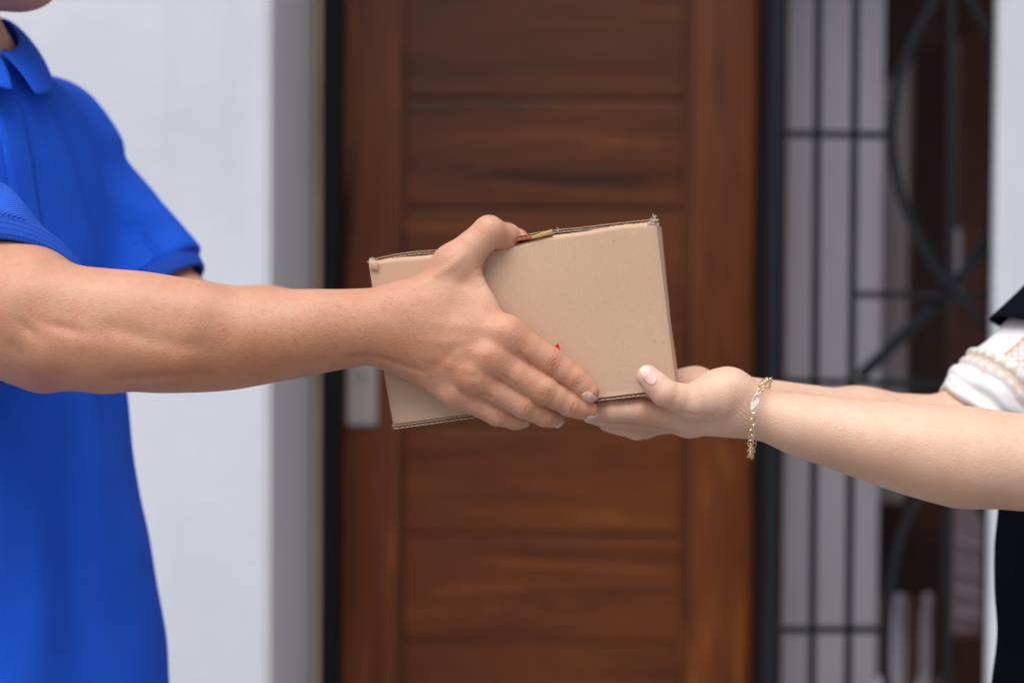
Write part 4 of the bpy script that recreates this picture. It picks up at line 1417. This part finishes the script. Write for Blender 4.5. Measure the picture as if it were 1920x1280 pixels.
# placket: a raised band down the chest with its stitched edge; collar wings
def on_shirt(f0, s0, z0):
    """walk from outside the chest to the cloth"""
    p = T3(f0, s0, z0)
    for _ in range(30):
        d = shirt(p[None])[0]
        p = p - TF * np.clip(d, -.01, .01) * .8
    return p
prow = []
zz = np.linspace(.205, -.03, 48)
for z_ in zz:
    prow.append([on_shirt(.2, s_, z_) + TF * h_ for s_, h_ in ((-.019, -.0006), (-.0185, .0020), (-.010, .0026), (.008, .0026), (.0150, .0022), (.0156, -.0006))])
Vp = np.array(prow).reshape(-1, 3); k = 6
i = np.arange(len(zz) - 1)[:, None] * k + np.arange(k - 1)[None]
me = npmesh('placket', Vp, np.stack([i, i + 1, i + k + 1, i + k], -1).reshape(-1, 4))
attr(me, 'knit', trunk_uv(Vp))
link('placket', me, M['polo'], shirt_o)
def collar(sgn):
    n1, n2 = 30, 9
    P = []
    for i in range(n1):
        t = i / (n1 - 1)
        an = math.pi * (1 - t) * .98                     # back of the neck -> front
        f_ = .010 + .062 * math.cos(an) ; s_ = sgn * .062 * math.sin(an)
        ztop = .300 - .045 * max(0, math.cos(an)) ** 1.2 - .004 * t
        fall = .036 + .010 * t ** 3
        for j in range(n2):
            u = j / (n2 - 1)
            out = .003 + .022 * u ** .8 + .004 * math.sin(u * 3)
            fwd = .020 * u * t ** 4
            dr = np.array([math.cos(an), sgn * math.sin(an)])
            P.append(T3(f_ + dr[0] * out + fwd, s_ + dr[1] * out + sgn * .012 * u * t ** 3, ztop - fall * u + .006 * math.sin(min(1, u * 5) * math.pi / 2)))
    i = np.arange(n1 - 1)[:, None] * n2 + np.arange(n2 - 1)[None]
    me = npmesh('collar', np.array(P), np.stack([i, i + 1, i + n2 + 1, i + n2], -1).reshape(-1, 4))
    attr(me, 'knit', np.array([[i_ * .004, j_ * .004, 0] for i_ in range(n1) for j_ in range(n2)]))
    o = link('collar', me, M['polo'], shirt_o)
    md = o.modifiers.new('thickness', 'SOLIDIFY'); md.thickness = .0022; md.offset = 0
    o.modifiers.new('smooth', 'SUBSURF').render_levels = 1
collar(1); collar(-1)
def button(z_, f=.0026):
    p = on_shirt(.2, -.001, z_) + TF * f
    m_ = MB(); m_.tube([p, p + TF * .0018], .0055, 18); o = m_.build('button', M['button'], shirt_o); return o
M['button'] = flat_mat('blue_button', (.02, .10, .5), .3)


# trousers and shoes, below the picture
def legs_sdf(c, F_, S_, hip=.80, w=.085):
    def L(f, s, z): return np.array([c[0], c[1], 0]) + F_ * f + S_ * s + UP * z
    def f(P):
        d = ell(P, L(0, 0, hip + .04), (.125, .175, .15), np.array([F_, S_, UP]))
        for sg in (-1, 1):
            e = cap(P, L(0, sg * .085, hip - .02), L(.02, sg * .105, .46), .092, .066)
            e = smin(e, cap(P, L(.02, sg * .105, .46), L(-.01, sg * .11, .09), .066, .058), .03)
            d = smin(d, e, .02)
        return d + .002 * vnoise(P, .05, 3)
    return f, L
def add_legs(c, F_, S_, parent, mat, hip=.80):
    f, L = legs_sdf(c, F_, S_, hip)
    v, fa, n = mesh_sdf(f, (c[0] - .26, c[1] - .26, -.02), (c[0] + .26, c[1] + .26, hip + .24), .009)
    link('trousers', npmesh('trousers', v, fa), mat, parent)
    for sg in (-1, 1):
        def sh(P):
            d = cap(P, L(-.03, sg * .11, .042), L(.13, sg * .115, .034), .042, .036, UP, 1.25)
            d = smin(d, cap(P, L(-.02, sg * .11, .05), L(-.02, sg * .11, .11), .040, .042), .02)
            return smax(d, .001 - P[:, 2], .003)
        cc = L(.05, sg * .11, .07)
        v, fa, n = mesh_sdf(sh, cc - .2, cc + .2, .006)
        link('shoe', npmesh('shoe', v, fa), M['shoe'], parent)
add_legs(TC + .02 * TF[:2], TF, TS, man, M['trouser'], .78)
# ------------------------------------------------------------------ the woman: near (left) arm
wT = [(W(1335, 745, -.012), mm(17)), (W(1296, 753, -.024), mm(12.2)), (W(1246, 736, -.031), mm(10.4)), (W(1215, 706, -.0285), mm(9.0))]
wI = [(W(1298, 786, .006), mm(11.5)), (W(1200, 769, .000), mm(9.6)), (W(1150, 769, .003), mm(8.8)), (W(1105, 768, .012), mm(7.8))]
wM = [(W(1292, 790, .026), mm(11.5)), (W(1205, 783, .022), mm(9.8)), (W(1150, 779, .028), mm(8.8)), (W(1108, 776, .038), mm(7.8))]
wR = [(W(1290, 784, .042), mm(11.0)), (W(1206, 795, .040), mm(9.6)), (W(1158, 788, .044), mm(8.6)), (W(1125, 779, .052), mm(7.6))]
wP = [(W(1300, 776, .057), mm(10.0)), (W(1210, 801, .058), mm(9.0)), (W(1178, 793, .062), mm(7.8)), (W(1155, 787, .068), mm(7.0))]
def woman_palm(P, sh=np.zeros(3)):
    d = cap(P, W(1392, 772, .0), wI[0][0], mm(17), mm(11.5))
    d = smin(d, cap(P, W(1395, 772, .014), wM[0][0], mm(17), mm(11.5)), mm(10))
    d = smin(d, cap(P, W(1395, 770, .024), wR[0][0], mm(16), mm(11)), mm(10))
    d = smin(d, cap(P, W(1390, 768, .032), wP[0][0], mm(14), mm(10)), mm(10))
    # ball of the thumb
    d = smin(d, cap(P, W(1366, 741, -.004) + sh, W(1302, 752, -.020) + sh, mm(20.5), mm(12.5)), mm(10))
    d = smin(d, ell(P, W(1357, 724, -.008) + sh, (mm(19), mm(16), mm(13))), mm(8))
    # web to the forefinger
    d = smin(d, cap(P, W(1292, 770, -.006), W(1330, 780, .0), mm(8), mm(12)), mm(9))
    return d
woman_hand = Hand(woman_palm, [wI, wM, wR, wP, wT[1:]], k=mm(8), kf=mm(.8))
woman_hand.fingers[4] = wT
TSH = np.array([-.018, 0, -.0035])
woman_hand_far = Hand(lambda P: woman_palm(P, TSH), [wI, wM, wR, wP, [(c + TSH, r) for c, r in wT]], k=mm(8), kf=mm(.8))
woman_fore = arm_tube([
    (1375, 716, 812, .006, .020), (1400, 712, 816, .005, .0215), (1424, 720, 823.5, .003, .0225), (1450, 733, 831, .002, .0235), (1500, 743, 850, .001, .0265), (1560, 749, 871, .0, .031), (1640, 756, 903, -.001, .037),
    (1700, 760.5, 922, -.002, .0405), (1770, 763.5, 940, -.003, .043), (1850, 768, 951, -.004, .0445), (1930, 776, 957.5, -.005, .0445), (2010, 780, 960, -.006, .044), (2090, 790, 965, -.006, .043)])
W_SH_L = W(2330, 420, .02)
W_EL_L = W(2075, 872, -.006)
wh_c = W(1265, 765, .02)
def woman_near(P):
    d = woman_fore(P)
    d = smin(d, cap(P, W_EL_L, W_SH_L, .041, .048), .03)
    d = smin(d, cap(P, W(1500, 800, -.012), W(1800, 858, -.016), .012, .026), .03)
    m = subset(P, wh_c, .125)
    if m.any(): d[m] = smin(d[m], woman_hand(P[m]), mm(11))
    return d
WV, WF_, WN = mesh_sdf(woman_near, (.03, -.07, ZC - .145), (.46, .125, ZC + .03), .00105, keep=lambda V: V[:, 0] < .452)
WV = relief(WV, WN,
    grooves=[
        ([(1258, 765), (1262, 752), (1268, 742)], 2.2, .35), ([(1240, 772), (1258, 766), (1270, 755)], 2, .25),
        ([(1238, 770), (1270, 772), (1310, 780), (1350, 782)], 4, .8),
        ([(1120, 789), (1160, 792), (1200, 793), (1250, 797), (1300, 794)], 2.5, .5),
        ([(1290, 722), (1306, 715), (1335, 700)], 3, .5), ([(1297, 722), (1303, 716), (1312, 712)], 2, .3)],
    ridges=[],
    knuckles=[(1386, 765, -50, 26, 36, 6.2, .30, -.10), (1246, 748, -40, 7, 14, 4.6, .22, .3), (1195, 762, 10, 24, 8, 5.5, .14, .2)],
    dents=[(1397, 712, -40, 8, 16, -.6)])
WV2, WF2, WN2 = mesh_sdf(woman_near, (.44, -.08, ZC - .16), (.68, .10, ZC + .16), .0032, keep=lambda V: V[:, 0] > .4495)

# ---- far (right) arm: mirrored hand
WDV, WDU, WDN = .000, -.007, -.030
MIDW = -BD / 2
wfar_c = mir(wh_c, WDV, WDN, WDU)
WE_R = W(1832, 797, .185)
WW_R = mir(W(1412, 768, .004), WDV, WDN, WDU)
W_SH_R = W(2250, 418, .21)
def woman_far(P):
    mid = W(1610, 802, .165)
    d = cap(P, WW_R, mid, .0235, .033)
    d = smin(d, cap(P, mid, W(1835, 818, .185), .033, .036), .02)
    d = smin(d, cap(P, WE_R, W_SH_R, .038, .046), .02)
    m = subset(P, wfar_c, .125)
    if m.any(): d[m] = smin(d[m], woman_hand_far(mirP(P[m], WDV, WDU, WDN)), mm(11))
    return d
WV3, WF3, WN3 = mesh_sdf(woman_far, (-.06, .01, ZC - .16), (.64, .27, ZC + .17), .0022)

# ---- trunk and head
WC = np.array([.600, .150])
WYAW = R(12)
WFd = np.array([-math.cos(WYAW), -math.sin(WYAW), 0.0]); WSd = np.array([-WFd[1], WFd[0], 0.0])   # WSd: her left
def U3(f, s, z): return np.array([WC[0], WC[1], ZC]) + WFd * f + WSd * s + UP * z
w_head, wL = head_sdf(np.array([WC[0], WC[1], ZC + .375]) + WFd * .03, WFd, WSd, .94)
def woman_trunk(P):
    Mx = np.array([WFd, WSd, UP])
    d = w_head(P)
    d = smin(d, cap(P, wL(-.02, 0, -.05), U3(-.02, 0, .18), .046, .052), .02)
    d = smin(d, cap(P, U3(-.01, -.11, .150), U3(-.01, .11, .150), .045, .045), .05)
    d = smin(d, ell(P, U3(0, 0, .0), (.085, .13, .21), Mx), .05)
    d = smin(d, ell(P, U3(0, 0, -.27), (.095, .145, .18), Mx), .05)
    return d
WV4, WF4, WN4 = mesh_sdf(woman_trunk, (.42, -.08, ZC - .5), (.88, .38, ZC + .54), .005)
V, F, N = join_islands([(WV, WF_, WN), (WV2, WF2, WN2), (WV3, WF3, WN3), (WV4, WF4, WN4)])
woman = empty('person', (WC[0], WC[1], 0), 'person in black with white printed sleeves at the right receiving the box', 'person')
me = npmesh('body', V, F)
isn = np.zeros(len(V)); isn[:len(WV) + len(WV2)] = 1
red = spots(V, N, [(1200, 765, 0, 60, 20, .15), (1246, 752, 0, 18, 22, .4), (1225, 735, 50, 26, 10, .35), (1330, 770, 0, 40, 12, .2), (1385, 775, -50, 30, 40, .2), (1600, 840, 12, 200, 26, .18), (1290, 740, 0, 40, 20, .12)]) * isn
far = np.zeros(len(V)); far[len(WV) + len(WV2):len(WV) + len(WV2) + len(WV3)] = 1
red = red + far * np.clip((1345 - PX(V)[0]) / 30, 0, 1) * .22
tan = spots(V, N, [(1620, 870, 14, 220, 24, .30), (1860, 925, 0, 120, 30, .30), (1200, 782, 0, 90, 22, .5), (1215, 812, 0, 70, 20, .6)]) * isn  # shadow painted onto the fingers under the box; forearm darker along its lower side
pale = spots(V, N, [(1350, 715, 0, 40, 26, .3), (1700, 790, 5, 300, 30, .30), (1222, 700, 45, 22, 14, .3)]) * isn
attr(me, 'paint', np.stack([red, tan, pale], 1))
attr(me, 'hairy', spots(V, N, [(1700, 850, 10, 260, 60, .12)]) * isn)
link('body', me, M['skin_woman'], woman)
nail(woman_near, W(1216, 705, -.040), pdir(1238, 730, 1206, 696, -.03), np.array([-.30, -1.0, .0]), mm(15), mm(12.5), M['nail_woman'], woman, lift=.0004, edge=.18, tipext=.0015)

for sg in (-1, 1):
    b_ = bmesh.new(); bmesh.ops.create_uvsphere(b_, u_segments=16, v_segments=10, radius=.0112)
    bmesh.ops.translate(b_, vec=Vector(wL(.0785, sg * .032, -.004)), verts=b_.verts)
    for f_ in b_.faces: f_.smooth = True
    me = bpy.data.meshes.new('eye'); b_.to_mesh(me); b_.free(); link('eye', me, M['eye'], woman)
    me.materials.append(M['iris'])
    for p in me.polygons:
        if (np.array(p.center) - wL(.0785, sg * .032, -.004)) @ WFd > .0096: p.material_index = 1
tail = lambda P: smin(cap(P, wL(-.075, 0, .02), wL(-.125, 0, -.10), .045, .050), cap(P, wL(-.125, 0, -.10), wL(-.13, 0, -.24), .050, .022), .03)
hv, hf, hn = hair_mesh(w_head, wL, WFd, -.07, .055, ext=.29, vox=.005, extra=tail)
link('hair', npmesh('hair', hv, hf), M['hair'], woman)

# ---- clothes: black dress, black cap sleeves, white printed sleeves rolled at the elbow
zs = [-.62, -.50, -.42, -.34, -.27, -.20, -.12, -.04, .04, .10, .15, .18, .205]
wf = [.245, .215, .186, .163, .158, .162, .156, .138, .112, .098, .080, .066, .052]
ws = [.235, .21, .190, .165, .150, .146, .148, .150, .150, .148, .135, .100, .062]
wtr = Tube((WC[0], WC[1], ZC), UP, WFd, WSd, zs, [[0, 0, a, s] for a, s in zip(wf, ws)])
axR = nrm(W_SH_R - WE_R); axL = nrm(W_SH_L - W_EL_L)
def dress(P):
    q = P - np.array([WC[0], WC[1], ZC])
    a = np.arctan2(q @ WSd, q @ WFd)
    d = wtr(P) - .004 * np.sin(a * 9 + q[:, 2] * 6) * np.clip((.0 - q[:, 2]) / .3, 0, 1) - .002 * vnoise(P, .04, 2)
    for sh, ax, el, tend in ((W_SH_R, axR, WE_R, .078), (W_SH_L, axL, W_EL_L, .15)):
        s = cap(P, sh, sh - ax * .24, .066, .064)
        t = (P - el) @ ax
        ap = nrm(np.array([-ax[2], 0, ax[0]])); pc = (P - el) @ ap
        if el is WE_R: t = t - .70 * np.clip(.060 - pc, 0, .12)
        s = smax(s, tend - t, .003)
        s = smax(s, -smax(cap(P, sh, el, .056, .062), t - tend - .05, .004), .002)
        d = smin(d, s, .025)
    d = smax(d, -cap(P, U3(0, 0, .19), U3(.02, 0, .30), .056, .07), .005)
    return d
dv, df, dn = mesh_sdf(dress, (.32, -.12, ZC - .60), (.90, .42, ZC + .24), .003)
dress_o = link('dress', npmesh('dress', dv, df), M['navy'], woman)

def rolled_sleeve(el, ax, r0, tmax, name):
    """t runs up the arm from the elbow; the cloth is pushed up in overlapping rolls"""
    a = nrm(np.cross(ax, np.array([0, 1.0, 0]))); b = nrm(np.cross(ax, a))     # b ~ towards +-Y
    tt = [.0, .003, .008, .012, .014, .019, .025, .029, .031, .035, .038, .041, .046, .051, .054, .060, .10, .14, .18, .24]
    rr = [.0440, .0480, .0490, .0475, .0470, .0512, .0520, .0505, .0498, .0528, .0530, .0512, .0548, .0545, .0518, .0508, .0515, .0530, .054, .054]
    _, tab = smooth_table(tt, np.stack([tt, rr], 1), 500)
    def prof(t): return np.interp(t, tab[:, 0], tab[:, 1])
    def loc(P):
        q = P - el
        t = q @ ax; x_, y_ = q @ a, q @ b
        ph = np.arctan2(y_, x_)
        # the rolls run slanting and wander
        t2 = t + .004 * np.sin(ph + 1.0) + .0035 * vnoise(np.stack([np.cos(ph), np.sin(ph), t * 12], 1) * .05, .03, 4)
        return t, t2, x_, y_, ph
    def f(P):
        t, t2, x_, y_, ph = loc(P)
        rad = np.sqrt(x_ * x_ + y_ * y_)
        r = prof(t2) * r0 / .05 + .0014 * np.sin(ph * 5 + t2 * 90) * np.clip(1 - t2 / .09, 0, 1) + (.0024 * np.clip(1 - t2 / .045, .3, 1)) * vnoise(P, .016, 3) + (.0030 * np.clip(1 - t2 / .05, .1, 1)) * vnoise(np.stack([t2 * 1.6, ph * .012, t2 * 0], 1), .011, 17)
        d = (rad - r) * .8
        d = smax(d, -(t2 - .001), .002)
        d = smax(d, t - tmax, .004)
        d = smax(d, -(rad - .0425 * r0 / .05), .002)
        return d
    v, fa, n = mesh_sdf(f, el - .13 + ax * .06, el + .19 + ax * .06, .00135)
    me = npmesh(name, v, fa)
    t, t2, x_, y_, ph = loc(v)
    w = ph * .053
    white = np.array([.74, .73, .76]); olive = np.array([.50, .48, .24]); orange = np.array([.72, .25, .09]); rust = np.array([.34, .15, .03]); peach = np.array([.78, .50, .36])
    col = np.tile(white, (len(v), 1))
    def put(mask, c, k=1.0):
        col[mask] = col[mask] * (1 - k) + c * k
    # olive triangles on the top roll, an orange zigzag line under it
    tri_ = np.abs(((w / .011) % 1) - .5) * 2
    put((t2 > .0425) & (t2 < .0535) & ((t2 - .0425) / .011 < tri_ * .95), olive, .6)
    put((t2 > .0395) & (t2 < .0418), orange, .55)
    put((t2 > .0345) & (t2 < .0395) & (tri_ > .5), peach, .7)
    put((t2 > .030) & (t2 < .033) & (vnoise(v, .012, 5) > .15), orange, .4)
    put((t2 > .012) & (t2 < .014) & (vnoise(v, .012, 8) > .25), peach, .35)
    # orange lattice above the roll, on the outer side of the sleeve
    rg = (t2 > .0545)
    pxs, pys = PX(v)
    wd = np.cos(ph - math.atan2(-1, -.35)) 
    u1 = (w + t * 1.1) / .0085; u2 = (w - t * 1.1) / .0085
    line = (np.abs((u1 % 1) - .5) > .40) | (np.abs((u2 % 1) - .5) > .40)
    side_ = (ph > .70) & (ph < 2.6)
    put(rg & side_ & line, orange, .72)
    edge_ = np.abs(ph - .70) < .028
    put(rg & edge_, orange, .8)
    put((t2 > .0535) & (t2 < .062) & (ph > 1.15 - (t2 - .0535) * 20), orange, .85)
    put((t2 > .024) & (t2 < .031) & (ph > 1.75), rust, .8)
    attr(me, 'print', col)
    return link(name, me, M['print'], woman)
rolled_sleeve(WE_R, axR, .0505, .235, 'rolled_sleeve')
rolled_sleeve(W_EL_L + axL * .035, axL, .052, .20, 'rolled_sleeve')
add_legs(WC, WFd, WSd, woman, M['black_cloth'], .70)

# ------------------------------------------------------------------ bracelet
brc = empty('bracelet', W(1418, 790, .0), 'fine gold chain bracelet hanging loose on the receiving wrist', 'bracelet')
cpts = []
# front half as seen, from the top of the wrist down to the lowest link, then up behind
fr = [(1440, 712, .004), (1434, 715, -.010), (1430, 722, -.019), (1425, 731, -.0245), (1419, 742, -.028), (1415, 757, -.0295), (1412, 772, -.0295), (1411.5, 790, -.0285), (1409.5, 808, -.0265), (1408, 826, -.022), (1407, 842, -.0145), (1406.5, 852, -.004), (1407, 856, .008), (1409, 850, .020), (1413, 832, .029), (1419, 806, .034), (1427, 772, .036), (1434, 742, .033), (1440, 722, .024), (1443, 713, .013)]
CP = np.array([W(*p) for p in fr])
def catmull(P, per=40):
    n = len(P); out = []
    for i in range(n):
        p0, p1, p2, p3 = P[i - 1], P[i], P[(i + 1) % n], P[(i + 2) % n]
        for t in np.linspace(0, 1, per, endpoint=False):
            out.append(.5 * ((2 * p1) + (-p0 + p2) * t + (2 * p0 - 5 * p1 + 4 * p2 - p3) * t * t + (-p0 + 3 * p1 - 3 * p2 + p3) * t ** 3))
    return np.array(out)
CC = catmull(CP)
seg = np.linalg.norm(np.roll(CC, -1, 0) - CC, axis=1); cum = np.concatenate([[0], np.cumsum(seg)])
total = cum[-1]
def link_mesh(a=.0031, b=.0026, r=.00040):
    bm = bmesh.new()
    rings = []
    for i in range(20):
        t = 2 * math.pi * i / 20
        c = np.array([a * math.cos(t), b * math.sin(t), 0]); nn = nrm(np.array([b * math.cos(t), a * math.sin(t), 0]))
        rings.append([bm.verts.new(c + nn * r * math.cos(s) + np.array([0, 0, 1]) * r * 1.1 * math.sin(s)) for s in np.linspace(0, 2 * math.pi, 7)[:-1]])
    for i in range(20):
        A = rings[i]; Bq = rings[(i + 1) % 20]
        for k in range(6): bm.faces.new((A[k], A[(k + 1) % 6], Bq[(k + 1) % 6], Bq[k]))
    bmesh.ops.recalc_face_normals(bm, faces=bm.faces)
    for f in bm.faces: f.smooth = True
    me = bpy.data.meshes.new('chain_link'); bm.to_mesh(me); bm.free(); me.materials.append(M['gold']); return me
lm = link_mesh()
stp = .00465
nl = int(round(total / stp)); stp = total / nl
def on_curve(s):
    s = s % total; i = int(np.searchsorted(cum, s) - 1); i = max(0, min(i, len(CC) - 1))
    f = (s - cum[i]) / seg[i]; return CC[i] + (np.roll(CC, -1, 0)[i] - CC[i]) * f
s_cl = None
clasp_c = W(1415.5, 757, -.0300)
for i in range(nl):
    s = (i + .5) * stp
    p = on_curve(s)
    if np.linalg.norm(p - clasp_c) < .0075: continue
    tdir = nrm(on_curve(s + .001) - on_curve(s - .001))
    ref = nrm(p - W(1424, 785, .004))
    sd = nrm(np.cross(tdir, ref)); ref = np.cross(sd, tdir)
    an = R(45 + (90 if i % 2 else 0)) + random.uniform(-.35, .35)
    y_ = sd * math.cos(an) + ref * math.sin(an); z_ = np.cross(tdir, y_)
    o = bpy.data.objects.new('chain_link', lm); COL.objects.link(o); o.parent = brc
    o.matrix_parent_inverse = Matrix.Translation(-Vector(brc.location))
    p = p + ref * random.uniform(-.0003, .0003)
    o.matrix_basis = Matrix(((tdir[0], y_[0], z_[0], p[0]), (tdir[1], y_[1], z_[1], p[1]), (tdir[2], y_[2], z_[2], p[2]), (0, 0, 0, 1)))
# clasp: long oval ring with a slanting plate across
ca = nrm(W(1411, 775, -.0297) - W(1420, 739, -.0275)); cn_ = nrm(np.array([-.25, -1, 0]) - ca * (np.array([-.25, -1, 0]) @ ca)); cs = np.cross(cn_, ca)
ring = [clasp_c + ca * (.0052 * math.sin(t) + .0022 * np.sign(math.sin(t)) * abs(math.sin(t)) ** .5) + cs * .0026 * math.cos(t) for t in np.linspace(0, 2 * math.pi, 33)[:-1]]
MB().tube(ring, .00048, 8, closed=True).build('clasp_ring', M['gold_plate'], brc, True)
pl = [(-.0048, .0026), (-.0010, .0027), (.0050, -.0006), (.0048, -.0026), (.0010, -.0027), (-.0050, .0006)]
bm = bmesh.new()
a = [bm.verts.new(clasp_c + ca * x + cs * y + cn_ * .0010) for x, y in pl]; b = [bm.verts.new(clasp_c + ca * x + cs * y + cn_ * .0003) for x, y in pl]
bm.faces.new(a); bm.faces.new(b[::-1])
for i in range(6): bm.faces.new((a[(i + 1) % 6], a[i], b[i], b[(i + 1) % 6]))
bmesh.ops.recalc_face_normals(bm, faces=bm.faces)
me = bpy.data.meshes.new('clasp_plate'); bm.to_mesh(me); bm.free()
link('clasp_plate', me, M['gold_plate'], brc)
